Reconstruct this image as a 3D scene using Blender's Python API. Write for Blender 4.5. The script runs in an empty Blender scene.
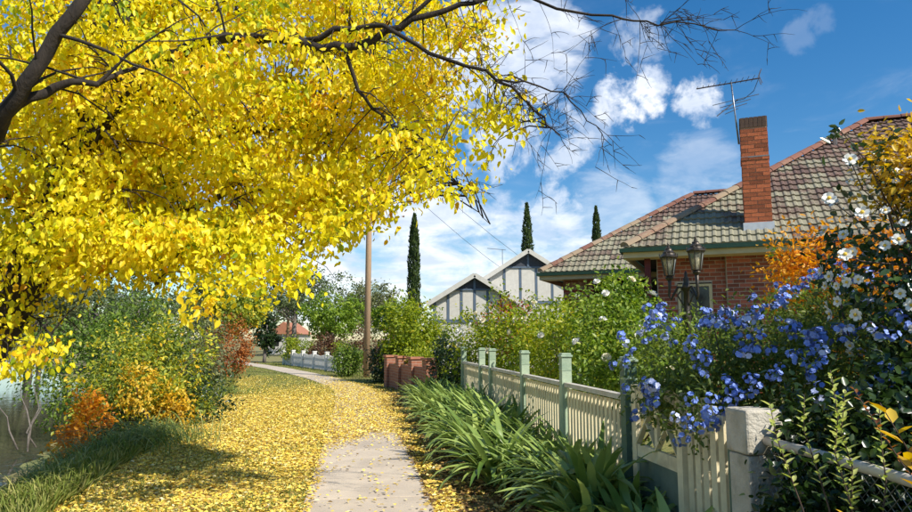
import bpy, math, random
import numpy as np
from mathutils import Vector, Matrix
R = math.radians
random.seed(7); rng = np.random.default_rng(7)
scene = bpy.context.scene
col = scene.collection

# ------------------------------------------------------------------ camera, sky, sun, exposure
EYE = 1.55
PITCH = math.atan(84 / 680.0)
FPX = 680.0
cam_d = bpy.data.cameras.new('camera'); cam = bpy.data.objects.new('camera', cam_d); col.objects.link(cam)
cam_d.sensor_width = 36; cam_d.lens = 36 * FPX / 912; cam_d.clip_end = 3000; cam_d.clip_start = 0.05
cam.location = (0, 0, EYE); cam.rotation_euler = (math.pi / 2 + PITCH, 0, 0)
scene.camera = cam
SUN_H = Vector((0.77, -0.64)).normalized(); SUN_E = R(43)
sd = bpy.data.lights.new('sun', 'SUN'); so = bpy.data.objects.new('sun', sd); col.objects.link(so)
sd.energy = 4.6; sd.angle = R(0.53); sd.color = (1.0, 0.95, 0.86)
sv = Vector((SUN_H.x * math.cos(SUN_E), SUN_H.y * math.cos(SUN_E), math.sin(SUN_E)))
so.rotation_euler = sv.to_track_quat('Z', 'Y').to_euler(); so.location = (20, -14, 20)
vs = scene.view_settings
vs.view_transform = 'Standard'; vs.look = 'None'; vs.gamma = 1; vs.use_curve_mapping = False; vs.exposure = 0.5
scene.cycles.max_bounces = 8; scene.cycles.transparent_max_bounces = 8
scene.cycles.use_denoising = True

def nd(nt, t, loc=(0, 0), **kw):
    n = nt.nodes.new(t)
    for k, v in kw.items(): setattr(n, k, v)
    return n
def mth(nt, op, a, b=None, clamp=False):
    n = nt.nodes.new('ShaderNodeMath'); n.operation = op; n.use_clamp = clamp
    for i, x in enumerate((a, b)):
        if x is None: continue
        if hasattr(x, 'is_output'): nt.links.new(x, n.inputs[i])
        else: n.inputs[i].default_value = x
    return n.outputs[0]
def sstep(nt, x, a, b, lo=0.0, hi=1.0):
    n = nt.nodes.new('ShaderNodeMapRange'); n.interpolation_type = 'SMOOTHSTEP'
    nt.links.new(x, n.inputs[0]); n.inputs[1].default_value = a; n.inputs[2].default_value = b
    n.inputs[3].default_value = lo; n.inputs[4].default_value = hi
    return n.outputs[0]
def noise(nt, vec, scale, detail=6, rough=0.55, dist=0.0, dims='3D'):
    n = nt.nodes.new('ShaderNodeTexNoise'); n.noise_dimensions = dims
    if vec is not None: nt.links.new(vec, n.inputs['Vector'])
    n.inputs['Scale'].default_value = scale; n.inputs['Detail'].default_value = detail
    n.inputs['Roughness'].default_value = rough; n.inputs['Distortion'].default_value = dist
    return n.outputs['Fac']
def mixc(nt, f, a, b):
    n = nt.nodes.new('ShaderNodeMix'); n.data_type = 'RGBA'
    for s, x in ((n.inputs[0], f), (n.inputs[6], a), (n.inputs[7], b)):
        if hasattr(x, 'is_output'): nt.links.new(x, s)
        elif isinstance(x, (int, float)): s.default_value = x
        else: s.default_value = (x[0], x[1], x[2], 1)
    return n.outputs[2]

def pix(px, py):
    a = (px - 456) / FPX; b = (256 - py) / FPX; c, s = math.cos(PITCH), math.sin(PITCH)
    return Vector((a, c - b * s, s + b * c))
def at(px, py, Y):
    d = pix(px, py); k = Y / d.y
    return Vector((d.x * k, Y, EYE + d.z * k))

W = bpy.data.worlds.new('World'); scene.world = W; W.use_nodes = True
nt = W.node_tree; bg = nt.nodes['Background']; bg.inputs['Strength'].default_value = 0.12
sky = nt.nodes.new('ShaderNodeTexSky'); sky.sky_type = 'NISHITA'; sky.sun_disc = False
sky.sun_elevation = SUN_E; sky.sun_rotation = math.atan2(SUN_H.x, SUN_H.y)
sky.air_density = 1.1; sky.dust_density = 0.3; sky.ozone_density = 3.5; sky.altitude = 150
tc = nt.nodes.new('ShaderNodeTexCoord')
gam = nt.nodes.new('ShaderNodeHueSaturation'); gam.inputs['Saturation'].default_value = 1.35
gam.inputs['Value'].default_value = 0.82
nt.links.new(sky.outputs[0], gam.inputs['Color'])
sep = nt.nodes.new('ShaderNodeSeparateXYZ'); nt.links.new(tc.outputs['Generated'], sep.inputs[0])
zz = mth(nt, 'ADD', mth(nt, 'MAXIMUM', sep.outputs[2], 0.0), 0.16)
cmb = nt.nodes.new('ShaderNodeCombineXYZ')
nt.links.new(mth(nt, 'DIVIDE', sep.outputs[0], zz), cmb.inputs[0])
nt.links.new(mth(nt, 'DIVIDE', sep.outputs[1], zz), cmb.inputs[1])
cmb.inputs[2].default_value = 3.7
n1 = noise(nt, cmb.outputs[0], 1.15, 9, 0.58, 0.35)
n2 = noise(nt, cmb.outputs[0], 2.6, 9, 0.6, 0.6)
mp_ = nt.nodes.new('ShaderNodeMapping'); mp_.inputs['Scale'].default_value = (1, 1, 2.2); nt.links.new(tc.outputs['Generated'], mp_.inputs['Vector'])
n3 = noise(nt, mp_.outputs[0], 13.0, 10, 0.62, 0.5)
n4 = noise(nt, mp_.outputs[0], 7.0, 10, 0.62, 0.6)
n5 = noise(nt, tc.outputs['Generated'], 26.0, 9, 0.6, 0.2)
wisp = mth(nt, 'MULTIPLY', sstep(nt, n1, 0.55, 0.85), 0.30)
thin = mth(nt, 'MULTIPLY', sstep(nt, n2, 0.52, 0.85), 0.18)
mask = mth(nt, 'MAXIMUM', wisp, thin)
# cumulus puffs: direction, angular radius (rad), weight
puffs = [(632, 92, .034, 1.0), (614, 104, .026, .8), (650, 86, .022, .8), (696, 99, .024, .8), (706, 112, .018, .6), (540, 45, .055, .9), (520, 85, .045, .7), (560, 140, .04, .6), (505, 138, .045, .6),
         (470, 60, .07, .8), (592, 131, .025, .45), (640, 38, .03, .4), (430, 255, .10, .9), (480, 270, .09, .9), (400, 230, .07, .9), (540, 250, .07, .8), (360, 190, .08, .8), (510, 235, .05, .75), (555, 222, .04, .6), (610, 212, .05, .4), (800, 36, .018, .14), (818, 22, .016, .12),
         (330, 240, .1, .9), (700, 180, .05, .35), (250, 120, .15, .5), (60, 150, .15, .4),
         (-350, 200, .2, .4), (1500, 60, .16, .7), (1900, -300, .2, .7), (-700, -200, .25, .8), (300, -600, .18, .6), (1100, -800, .2, .7)]
for (px, py, rad, wgt) in puffs:
    d = pix(px, py).normalized()
    dp = nt.nodes.new('ShaderNodeVectorMath'); dp.operation = 'DOT_PRODUCT'
    nt.links.new(tc.outputs['Generated'], dp.inputs[0]); dp.inputs[1].default_value = d
    g = sstep(nt, dp.outputs['Value'], math.cos(rad * 1.9), math.cos(rad * 0.2))
    nn_ = n5 if rad < .05 else mth(nt, 'ADD', mth(nt, 'MULTIPLY', n3, .45), mth(nt, 'MULTIPLY', n4, .55))
    e = sstep(nt, mth(nt, 'ADD', mth(nt, 'MULTIPLY', g, 0.60), mth(nt, 'MULTIPLY', mth(nt, 'SUBTRACT', nn_, .5), 1.9)), 0.26, 0.72, 0, wgt)
    mask = mth(nt, 'MAXIMUM', mask, mth(nt, 'MULTIPLY', e, sstep(nt, g, 0.0, 0.25)))
shade = mixc(nt, sstep(nt, n2, 0.35, 0.62), (4.6, 5.2, 6.3), (7.0, 7.15, 7.4))
skyc = mixc(nt, mth(nt, 'MINIMUM', mask, 1.0), gam.outputs[0], shade)
nt.links.new(skyc, bg.inputs['Color'])

# ------------------------------------------------------------------ materials
MATS = {}
def new_mat(name):
    m = bpy.data.materials.new(name); m.use_nodes = True; MATS[name] = m
    return m, m.node_tree, m.node_tree.nodes['Principled BSDF']
def surf(name, c1, c2=None, scale=8, rough=0.8, bump=0.0, bscale=None, metal=0.0, spec=0.4, detail=6, rand=0.0, stretch=None, c3=None):
    m, t, p = new_mat(name)
    tcn = t.nodes.new('ShaderNodeTexCoord'); vec = tcn.outputs['Object']
    if stretch:
        mp = t.nodes.new('ShaderNodeMapping'); mp.inputs['Scale'].default_value = stretch
        t.links.new(vec, mp.inputs['Vector']); vec = mp.outputs[0]
    p.inputs['Roughness'].default_value = rough; p.inputs['Metallic'].default_value = metal
    p.inputs['Specular IOR Level'].default_value = spec
    c2 = c2 or tuple(x * 0.7 for x in c1)
    f = sstep(t, noise(t, vec, scale, detail, 0.6), 0.3, 0.7)
    out = mixc(t, f, c1, c2)
    if c3: out = mixc(t, sstep(t, noise(t, vec, scale * 0.31, 5, 0.6), 0.48, 0.68), out, c3)
    if rand:
        oi = t.nodes.new('ShaderNodeObjectInfo'); h = t.nodes.new('ShaderNodeHueSaturation')
        t.links.new(out, h.inputs['Color'])
        t.links.new(sstep(t, oi.outputs['Random'], 0, 1, 1 - rand, 1 + rand), h.inputs['Value']); out = h.outputs[0]
    t.links.new(out, p.inputs['Base Color'])
    if bump:
        b = t.nodes.new('ShaderNodeBump'); b.inputs['Strength'].default_value = bump; b.inputs['Distance'].default_value = 0.02
        t.links.new(noise(t, vec, bscale or scale * 5, 6, 0.6), b.inputs['Height']); t.links.new(b.outputs[0], p.inputs['Normal'])
    return m
def leafmat(name, stops, trans=0.35, rough=0.45, spec=0.35, boost=1.5):
    """colour per leaf from the face attribute rnd; part of the light passes through the blade"""
    m, t, p = new_mat(name)
    a = t.nodes.new('ShaderNodeAttribute'); a.attribute_name = 'rnd'
    r = t.nodes.new('ShaderNodeValToRGB'); e = r.color_ramp.elements
    while len(e) < len(stops): e.new(0.5)
    for el, (pos, c) in zip(e, stops): el.position = pos; el.color = (*c, 1)
    t.links.new(a.outputs['Fac'], r.inputs[0])
    p.inputs['Roughness'].default_value = rough; p.inputs['Specular IOR Level'].default_value = spec
    t.links.new(r.outputs[0], p.inputs['Base Color'])
    tr = t.nodes.new('ShaderNodeBsdfTranslucent'); mx = t.nodes.new('ShaderNodeMixShader')
    h = t.nodes.new('ShaderNodeHueSaturation'); h.inputs['Value'].default_value = boost; h.inputs['Saturation'].default_value = 1.1
    t.links.new(r.outputs[0], h.inputs['Color']); t.links.new(h.outputs[0], tr.inputs['Color'])
    mx.inputs[0].default_value = trans
    t.links.new(p.outputs[0], mx.inputs[1]); t.links.new(tr.outputs[0], mx.inputs[2])
    t.links.new(mx.outputs[0], t.nodes['Material Output'].inputs['Surface'])
    return m
def brickmat(name, c1, c2, mortar):
    m, t, p = new_mat(name)
    tcn = t.nodes.new('ShaderNodeTexCoord'); b = t.nodes.new('ShaderNodeTexBrick')
    sp = t.nodes.new('ShaderNodeSeparateXYZ'); t.links.new(tcn.outputs['Object'], sp.inputs[0])
    cb = t.nodes.new('ShaderNodeCombineXYZ')
    t.links.new(mth(t, 'ADD', sp.outputs[0], sp.outputs[1]), cb.inputs[0]); t.links.new(sp.outputs[2], cb.inputs[1])
    t.links.new(cb.outputs[0], b.inputs['Vector'])
    b.inputs['Scale'].default_value = 1; b.inputs['Brick Width'].default_value = 0.24; b.inputs['Row Height'].default_value = 0.086
    b.inputs['Mortar Size'].default_value = 0.006
    b.inputs['Color1'].default_value = (*c1, 1); b.inputs['Color2'].default_value = (*c2, 1); b.inputs['Mortar'].default_value = (*mortar, 1)
    t.links.new(b.outputs['Color'], p.inputs['Base Color']); p.inputs['Roughness'].default_value = 0.85
    return m

Y_ = (0.80, 0.56, 0.015)
leafmat('yellow_leaf', [(0, (.26, .36, .02)), (.18, (.56, .60, .025)), (.42, (.86, .76, .02)), (.7, (.92, .76, .035)), (.86, (.90, .62, .02)), (.95, (.80, .42, .015)), (1, (.50, .24, .02))], .45, .42, .3, 1.15)
leafmat('litter_leaf', [(0, (.24, .14, .05)), (.12, (.52, .34, .09)), (.32, (.80, .58, .10)), (.65, (.92, .70, .11)), (.9, (.93, .77, .22)), (1, (.88, .80, .45))], .15, .6, .2, 1.0)
leafmat('brown_litter', [(0, (.10, .05, .02)), (.35, (.24, .14, .05)), (.7, (.42, .27, .09)), (1, (.66, .48, .14))], .12, .65, .2, 1.0)
leafmat('rose_leaf', [(0, (.09, .16, .02)), (.5, (.20, .30, .04)), (.85, (.36, .42, .06)), (1, (.50, .50, .08))], .45, .4, .4, 1.4)
leafmat('yellow_green_leaf', [(0, (.10, .17, .015)), (.5, (.26, .33, .025)), (.85, (.44, .46, .04)), (1, (.66, .50, .04))], .45, .42, .35, 1.3)
leafmat('dark_leaf', [(0, (.012, .03, .008)), (.6, (.03, .06, .014)), (1, (.07, .11, .02))], .25, .3, .5, 1.4)
leafmat('camellia_leaf', [(0, (.022, .05, .016)), (.7, (.05, .095, .025)), (1, (.10, .15, .04))], .2, .25, .6, 1.3)
leafmat('mid_leaf', [(0, (.06, .12, .015)), (.5, (.14, .22, .03)), (1, (.28, .36, .05))], .4, .45, .35, 1.4)
leafmat('bank_leaf', [(0, (.06, .10, .018)), (.35, (.20, .27, .04)), (.62, (.46, .48, .06)), (.82, (.78, .64, .05)), (1, (.80, .46, .02))], .42, .45, .35, 1.3)
leafmat('olive_leaf', [(0, (.08, .10, .04)), (.6, (.18, .20, .08)), (1, (.30, .30, .13))], .35, .5, .3, 1.3)
leafmat('orange_leaf', [(0, (.42, .12, .012)), (.4, (.74, .30, .02)), (.8, (.86, .44, .03)), (1, (.86, .60, .06))], .45, .45, .3, 1.2)
leafmat('rust_leaf', [(0, (.18, .06, .025)), (.5, (.38, .14, .04)), (1, (.58, .24, .06))], .35, .55, .2, 1.3)
leafmat('gold_leaf', [(0, (.40, .20, .02)), (.5, (.72, .46, .03)), (1, (.84, .62, .10))], .4, .42, .3, 1.2)
leafmat('red_leaf', [(0, (.14, .03, .015)), (.5, (.32, .06, .02)), (1, (.45, .16, .03))], .35, .45, .3, 1.3)
leafmat('brown_hedge_leaf', [(0, (.06, .035, .02)), (.6, (.16, .075, .04)), (1, (.24, .15, .05))], .25, .5, .25, 1.3)
leafmat('plumbago_leaf', [(0, (.06, .10, .02)), (.6, (.14, .19, .035)), (1, (.27, .30, .06))], .4, .45, .35, 1.4)
leafmat('sprig_leaf', [(0, (.30, .38, .07)), (.5, (.52, .58, .14)), (1, (.70, .72, .24))], .4, .4, .4, 1.2)
leafmat('cypress_leaf', [(0, (.018, .035, .010)), (.6, (.045, .075, .018)), (1, (.085, .12, .028))], .15, .6, .2, 1.2)
leafmat('grass_blade', [(0, (.13, .18, .03)), (.5, (.26, .30, .06)), (1, (.50, .46, .16))], .35, .55, .25, 1.3)
leafmat('sedge_blade', [(0, (.12, .18, .04)), (.6, (.26, .34, .08)), (1, (.50, .50, .18))], .35, .45, .35, 1.3)
leafmat('gum_leaf', [(0, (.05, .08, .03)), (.6, (.11, .15, .05)), (1, (.20, .23, .09))], .3, .5, .3, 1.3)
leafmat('bright_tree_leaf', [(0, (.08, .15, .015)), (.5, (.19, .29, .03)), (1, (.36, .43, .055))], .4, .5, .3, 1.4)

surf('bark', (.022, .017, .014), (.05, .038, .028), 9, .95, .8, 30, stretch=(1, 1, .3))
surf('twig_bark', (.07, .045, .035), (.11, .075, .055), 20, .9)
surf('grey_bark', (.22, .19, .16), (.12, .10, .085), 9, .95, .6, 30)
surf('pole_wood', (.42, .28, .17), (.32, .21, .12), 12, .85, .3, 40, stretch=(6, 6, .4))
surf('concrete', (.54, .45, .34), (.47, .39, .30), 3.5, .92, .25, 60, c3=(.42, .35, .27), rand=.06)
surf('joint', (.16, .13, .09), (.10, .08, .05), 20, .95)
surf('cream_paint', (.82, .72, .47), (.70, .60, .38), 9, .6, .15, 60, rand=.10, c3=(.54, .45, .28))
surf('post_green', (.43, .52, .36), (.35, .43, .30), 9, .55, .15, 60, c3=(.24, .33, .23))
surf('post_green_shaded', (.10, .17, .12), (.07, .12, .09), 9, .5)  # darker copy of post_green, with shade put into the colour
surf('gate_panel', (.17, .22, .17), (.13, .17, .13), 8, .6)
surf('white_render', (.60, .55, .45), (.44, .39, .30), 7, .9, .7, 40, c3=(.26, .23, .15))
surf('white_paint', (.58, .55, .48), (.50, .47, .41), 5, .5, .05, 50)
surf('offwhite_wall', (.52, .50, .44), (.46, .44, .39), 5, .6)
surf('fence_white', (.74, .72, .66), (.64, .62, .56), 5, .6, .1, 50)
surf('batten_blue', (.10, .14, .19), (.08, .11, .15), 6, .6)
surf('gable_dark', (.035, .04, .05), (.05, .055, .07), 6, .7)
surf('green_gutter', (.02, .06, .035), (.015, .045, .028), 6, .4)
surf('fascia_cream', (.62, .52, .32), (.54, .45, .27), 5, .55)
surf('burgundy', (.12, .015, .02), (.09, .012, .016), 6, .45)
surf('brick_red', (.38, .11, .065), (.27, .078, .05), 25, .85, .3, 80, rand=.35)
surf('brick_orange', (.44, .125, .045), (.32, .085, .035), 18, .85, .4, 80, rand=.38)
surf('brick_dark', (.10, .06, .045), (.15, .09, .06), 20, .9, rand=.3)
surf('mortar', (.55, .45, .38), (.45, .36, .30), 30, .95)
surf('chimney_mortar', (.46, .30, .20), (.38, .23, .15), 30, .95)
surf('flashing', (.66, .67, .68), (.56, .57, .58), 10, .5, metal=.3)
surf('wall_soldier', (.34, .22, .16), (.24, .12, .08), 12, .9, rand=.4)
brickmat('brick_wall', (.30, .055, .026), (.22, .042, .022), (.42, .34, .28))
brickmat('brick_fence_wall', (.34, .13, .065), (.24, .09, .05), (.34, .27, .21))
surf('metal_bronze', (.055, .045, .036), (.085, .07, .055), 25, .42, .2, 60, metal=.6)
surf('antenna_metal', (.30, .31, .33), (.22, .22, .24), 20, .4, metal=.8)
surf('antenna_dark', (.04, .03, .03), (.06, .045, .045), 20, .5)
surf('pipe_white', (.62, .58, .50), (.46, .41, .34), 9, .5, .1, 50)
surf('wire_metal', (.34, .33, .30), (.26, .25, .22), 20, .45, metal=.7)
surf('iron_roof', (.45, .45, .44), (.38, .38, .38), 5, .5)
surf('terracotta_roof', (.42, .18, .10), (.34, .14, .08), 5, .8)
surf('window_dark', (.012, .014, .016), (.02, .022, .025), 3, .08, spec=.6)
surf('bulb', (.85, .78, .60), (.8, .72, .5), 3, .5)
surf('petal_white', (.86, .85, .80), (.80, .78, .70), 20, .6)
surf('petal_cream', (.85, .80, .62), (.80, .72, .5), 20, .6)
surf('petal_blue', (.15, .23, .62), (.27, .38, .78), 14, .6, rand=.25)
surf('petal_pale', (.62, .66, .88), (.52, .58, .86), 14, .6)
surf('stamen', (.80, .52, .05), (.70, .42, .03), 30, .7)
surf('wire_black', (.02, .02, .02), (.03, .03, .03), 10, .6)
# glass of the lanterns
m, t, p = new_mat('lantern_glass')
p.inputs['Base Color'].default_value = (.75, .70, .55, 1); p.inputs['Transmission Weight'].default_value = .85
p.inputs['Roughness'].default_value = .12; p.inputs['IOR'].default_value = 1.1
# water
m, t, p = new_mat('river_water')
p.inputs['Base Color'].default_value = (.05, .045, .03, 1); p.inputs['Roughness'].default_value = .07
p.inputs['Specular IOR Level'].default_value = .6
tcn = t.nodes.new('ShaderNodeTexCoord'); b = t.nodes.new('ShaderNodeBump'); b.inputs['Strength'].default_value = .12; b.inputs['Distance'].default_value = .05
t.links.new(noise(t, tcn.outputs['Object'], 1.6, 5, .55, .5), b.inputs['Height']); t.links.new(b.outputs[0], p.inputs['Normal'])
# roof tile: lichen grows in patches low on the roof
def tile_material(name, base, lich):
    m, t, p = new_mat(name)
    oi = t.nodes.new('ShaderNodeObjectInfo'); ge = t.nodes.new('ShaderNodeNewGeometry')
    pn = noise(t, ge.outputs['Position'], .8, 6, .65); fn = noise(t, ge.outputs['Position'], 16, 5, .6)
    sp = t.nodes.new('ShaderNodeSeparateXYZ'); t.links.new(ge.outputs['Position'], sp.inputs[0])
    hgt = sstep(t, sp.outputs[2], 3.6, 7.0, .22, -.12)
    f = mth(t, 'ADD', mth(t, 'ADD', hgt, pn), mth(t, 'MULTIPLY', mth(t, 'SUBTRACT', oi.outputs['Random'], .5), .35))
    f = mth(t, 'ADD', f, mth(t, 'MULTIPLY', mth(t, 'SUBTRACT', fn, .5), .5))
    c = mixc(t, sstep(t, oi.outputs['Random'], 0, 1), base[0], base[1])
    c = mixc(t, sstep(t, f, .42, .72), c, lich)
    t.links.new(c, p.inputs['Base Color']); p.inputs['Roughness'].default_value = .9
    b = t.nodes.new('ShaderNodeBump'); b.inputs['Strength'].default_value = .4; b.inputs['Distance'].default_value = .01
    t.links.new(fn, b.inputs['Height']); t.links.new(b.outputs[0], p.inputs['Normal'])
tile_material('roof_tile', ((.115, .068, .052), (.19, .105, .078)), (.26, .24, .16))
tile_material('ridge_tile', ((.18, .075, .05), (.27, .115, .075)), (.30, .22, .14))
surf('deck_dark', (.05, .04, .032), (.07, .055, .045), 6, .95)
# ground
m, t, p = new_mat('ground_soil')
ge = t.nodes.new('ShaderNodeNewGeometry')
a1 = noise(t, ge.outputs['Position'], .45, 7, .6); a2 = noise(t, ge.outputs['Position'], 9, 7, .65); a3 = noise(t, ge.outputs['Position'], 40, 4, .6)
c = mixc(t, sstep(t, a2, .35, .65), (.22, .17, .07), (.14, .13, .045))
c = mixc(t, sstep(t, a1, .45, .6), c, (.15, .18, .05))
c = mixc(t, sstep(t, a3, .45, .7), c, (.38, .29, .10))
t.links.new(c, p.inputs['Base Color']); p.inputs['Roughness'].default_value = .95
b = t.nodes.new('ShaderNodeBump'); b.inputs['Strength'].default_value = .6; b.inputs['Distance'].default_value = .03
t.links.new(a2, b.inputs['Height']); t.links.new(b.outputs[0], p.inputs['Normal'])

# ------------------------------------------------------------------ object helpers
def WM(o):
    m = o.matrix_basis.copy()
    return m if o.parent is None else WM(o.parent) @ o.matrix_parent_inverse @ m
def par(o, p):
    if p is not None:
        o.parent = p; o.matrix_parent_inverse = WM(p).inverted()
    return o
def tag(o, label=None, cat=None, group=None, kind=None):
    if label: o['label'] = label
    if cat: o['category'] = cat
    if group: o['group'] = group
    if kind: o['kind'] = kind
    return o
def thing(name, label, cat, loc=(0, 0, 0), group=None):
    o = bpy.data.objects.new(name, None); col.objects.link(o); o.location = loc; o.empty_display_size = .2
    return tag(o, label, cat, group)
def link(name, me, parent=None, mat=None, M=None):
    o = bpy.data.objects.new(name, me); col.objects.link(o)
    if M is not None: o.matrix_basis = M
    return par(o, parent)
class MB:
    def __init__(s): s.v = []; s.f = []
    def add(s, vs_, fs):
        n = len(s.v); s.v += [tuple(x) for x in vs_]; s.f += [tuple(i + n for i in f) for f in fs]; return s
    def obox(s, c, ax, h):
        """box: centre, three axes, three half sizes"""
        c = Vector(c); X, Y, Z = [Vector(a) * q for a, q in zip(ax, h)]
        vs_ = [c + X * i + Y * j + Z * k for i in (-1, 1) for j in (-1, 1) for k in (-1, 1)]
        return s.add(vs_, [(0, 1, 3, 2), (4, 6, 7, 5), (0, 4, 5, 1), (2, 3, 7, 6), (0, 2, 6, 4), (1, 5, 7, 3)])
    def box(s, x0, x1, y0, y1, z0, z1):
        return s.obox(((x0 + x1) / 2, (y0 + y1) / 2, (z0 + z1) / 2), ((1, 0, 0), (0, 1, 0), (0, 0, 1)), ((x1 - x0) / 2, (y1 - y0) / 2, (z1 - z0) / 2))
    def bar(s, a, b, w, h, up=(0, 0, 1)):
        a, b = Vector(a), Vector(b); d = (b - a).normalized(); sd_ = d.cross(Vector(up))
        if sd_.length < 1e-4: sd_ = d.cross(Vector((1, 0, 0)))
        sd_.normalize(); u = sd_.cross(d)
        return s.obox((a + b) / 2, (d, sd_, u), ((b - a).length / 2, w / 2, h / 2))
    def tube(s, pts, rad, n=6, caps=True):
        pts = [Vector(p) for p in pts]; m = len(pts)
        if not hasattr(rad, '__len__'): rad = [rad] * m
        prev = None; vs_ = []
        for i, p in enumerate(pts):
            d = (pts[min(i + 1, m - 1)] - pts[max(i - 1, 0)])
            d = d.normalized() if d.length > 1e-9 else Vector((0, 0, 1))
            if prev is None:
                prev = d.cross(Vector((0, 0, 1)) if abs(d.z) < .9 else Vector((1, 0, 0)))
            a = (prev - d * prev.dot(d)).normalized(); prev = a; b = d.cross(a)
            for k in range(n):
                t_ = 2 * math.pi * k / n
                vs_.append(p + (a * math.cos(t_) + b * math.sin(t_)) * rad[i])
        fs = [(i * n + k, i * n + (k + 1) % n, (i + 1) * n + (k + 1) % n, (i + 1) * n + k) for i in range(m - 1) for k in range(n)]
        if caps: fs += [tuple(range(n))[::-1], tuple((m - 1) * n + k for k in range(n))]
        return s.add(vs_, fs)
    def lathe(s, c, prof, n=12, rot=0):
        vs_ = [(c[0] + r * math.cos(rot + 2 * math.pi * k / n), c[1] + r * math.sin(rot + 2 * math.pi * k / n), c[2] + z) for r, z in prof for k in range(n)]
        m = len(prof)
        fs = [(i * n + k, i * n + (k + 1) % n, (i + 1) * n + (k + 1) % n, (i + 1) * n + k) for i in range(m - 1) for k in range(n)]
        fs += [tuple(range(n))[::-1], tuple((m - 1) * n + k for k in range(n))]
        return s.add(vs_, fs)
    def mesh(s, name, mat, smooth=False):
        me = bpy.data.meshes.new(name); me.from_pydata(s.v, [], s.f); me.update()
        if mat: me.materials.append(MATS[mat])
        if smooth: me.polygons.foreach_set('use_smooth', [True] * len(me.polygons))
        return me
    def build(s, name, mat, parent=None, smooth=False, kind=None, bevel=0):
        V = np.array(s.v); c = Vector(((V[:, 0].min() + V[:, 0].max()) / 2, (V[:, 1].min() + V[:, 1].max()) / 2, V[:, 2].min()))
        s.v = [(x - c.x, y - c.y, z - c.z) for x, y, z in s.v]
        o = link(name, s.mesh(name, mat, smooth), parent, M=Matrix.Translation(c))
        if kind: o['kind'] = kind
        if bevel:
            b = o.modifiers.new('bevel', 'BEVEL'); b.width = bevel; b.segments = 2; b.limit_method = 'ANGLE'
        return o

def npmesh(name, V, F4, mat, rnd=None, smooth=False):
    """mesh of quads from arrays"""
    me = bpy.data.meshes.new(name); nv, nf = len(V), len(F4)
    me.vertices.add(nv); me.vertices.foreach_set('co', np.ascontiguousarray(V, np.float32).ravel())
    me.loops.add(nf * 4); me.loops.foreach_set('vertex_index', np.ascontiguousarray(F4, np.int32).ravel())
    me.polygons.add(nf); me.polygons.foreach_set('loop_start', np.arange(0, nf * 4, 4, dtype=np.int32))
    me.polygons.foreach_set('loop_total', np.full(nf, 4, np.int32))
    if smooth: me.polygons.foreach_set('use_smooth', np.ones(nf, bool))
    me.update(calc_edges=True)
    if rnd is not None:
        a = me.attributes.new('rnd', 'FLOAT', 'FACE'); a.data.foreach_set('value', np.ascontiguousarray(rnd, np.float32))
    me.materials.append(MATS[mat]); return me
def unit(a): return a / np.maximum(np.linalg.norm(a, axis=1, keepdims=True), 1e-9)
OUT = np.array([(0, 0), (.30, .46), (.68, .38), (1, 0), (.68, -.38), (.30, -.46)])
def leaves(name, mat, P, D, N, L, Wd, parent=None, rnd=None, fold=.25, curl=.15):
    """many small leaf blades, each two quads folded on the midrib; axis D, facing N"""
    P = np.asarray(P, float); n = len(P); D = unit(np.asarray(D, float)); S = unit(np.cross(D, N)); Nn = np.cross(S, D)
    L = np.broadcast_to(L, (n,)); Wd = np.broadcast_to(Wd, (n,))
    V = np.empty((n, 6, 3))
    for i, (l, w) in enumerate(OUT):
        V[:, i] = P + D * (l * L)[:, None] + S * (w * Wd)[:, None] + Nn * ((fold * abs(w) * Wd) - curl * l * l * L)[:, None]
    base = (np.arange(n) * 6)[:, None]
    F = np.concatenate([base + np.array([0, 3, 2, 1]), base + np.array([0, 5, 4, 3])], axis=1).reshape(-1, 4)
    if rnd is None: rnd = rng.random(n)
    c = P.mean(0); c[2] = P[:, 2].min()
    o = link(name, npmesh(name, V.reshape(-1, 3) - c, F, mat, np.repeat(rnd, 2)), parent, M=Matrix.Translation(c))
    return o
def rdir(n): return unit(rng.normal(size=(n, 3)))

def blobs_foliage(ells, nclump, per, L, spread, hang=0.3, shell=.55, lumpy=.25):
    """leaf positions, axes, normals in clumps near the surface of a union of ellipsoids"""
    vol = np.array([e[1][0] * e[1][1] + e[1][1] * e[1][2] + e[1][0] * e[1][2] for e in ells]); vol /= vol.sum()
    idx = rng.choice(len(ells), nclump, p=vol)
    C = np.array([e[0] for e in ells], float)[idx]; Rr = np.array([e[1] for e in ells], float)[idx]
    d = rdir(nclump); r = (shell + (1 - shell) * rng.random(nclump) ** .6)
    ph = rng.random(6) * 9
    lump = 1 + lumpy * np.sin(d[:, 0] * 5 + ph[0]) * np.sin(d[:, 1] * 6 + ph[1]) + lumpy * .6 * np.sin(d[:, 2] * 9 + ph[2] + d[:, 0] * 4)
    cc = C + d * Rr * (r * lump)[:, None]
    P = np.repeat(cc, per, 0) + rng.normal(size=(nclump * per, 3)) * spread * rng.uniform(.6, 1.3, nclump).repeat(per)[:, None]
    out = np.repeat(d, per, 0)
    D = unit(out * .7 + rng.normal(size=P.shape) * .75 + np.array([0, 0, -hang]))
    N = unit(out * .5 + np.array([0, 0, .7]) + rng.normal(size=P.shape) * .6)
    rnd = np.clip(np.repeat(rng.random(nclump), per) * .5 + rng.random(len(P)) * .5 + rng.normal(size=len(P)) * .08, 0, 1)
    return P, D, N, rnd, cc, d

def wavy(a, b, n=5, amp=.08, sag=0.0):
    a, b = Vector(a), Vector(b); L = (b - a).length; out = []
    for i in range(n + 1):
        t_ = i / n; p_ = a.lerp(b, t_)
        if 0 < i < n: p_ += Vector((random.uniform(-1, 1), random.uniform(-1, 1), random.uniform(-.6, .6))) * amp * L
        p_.z -= sag * L * (1 - (2 * t_ - 1) ** 2) * -1
        out.append(p_)
    return out

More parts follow.
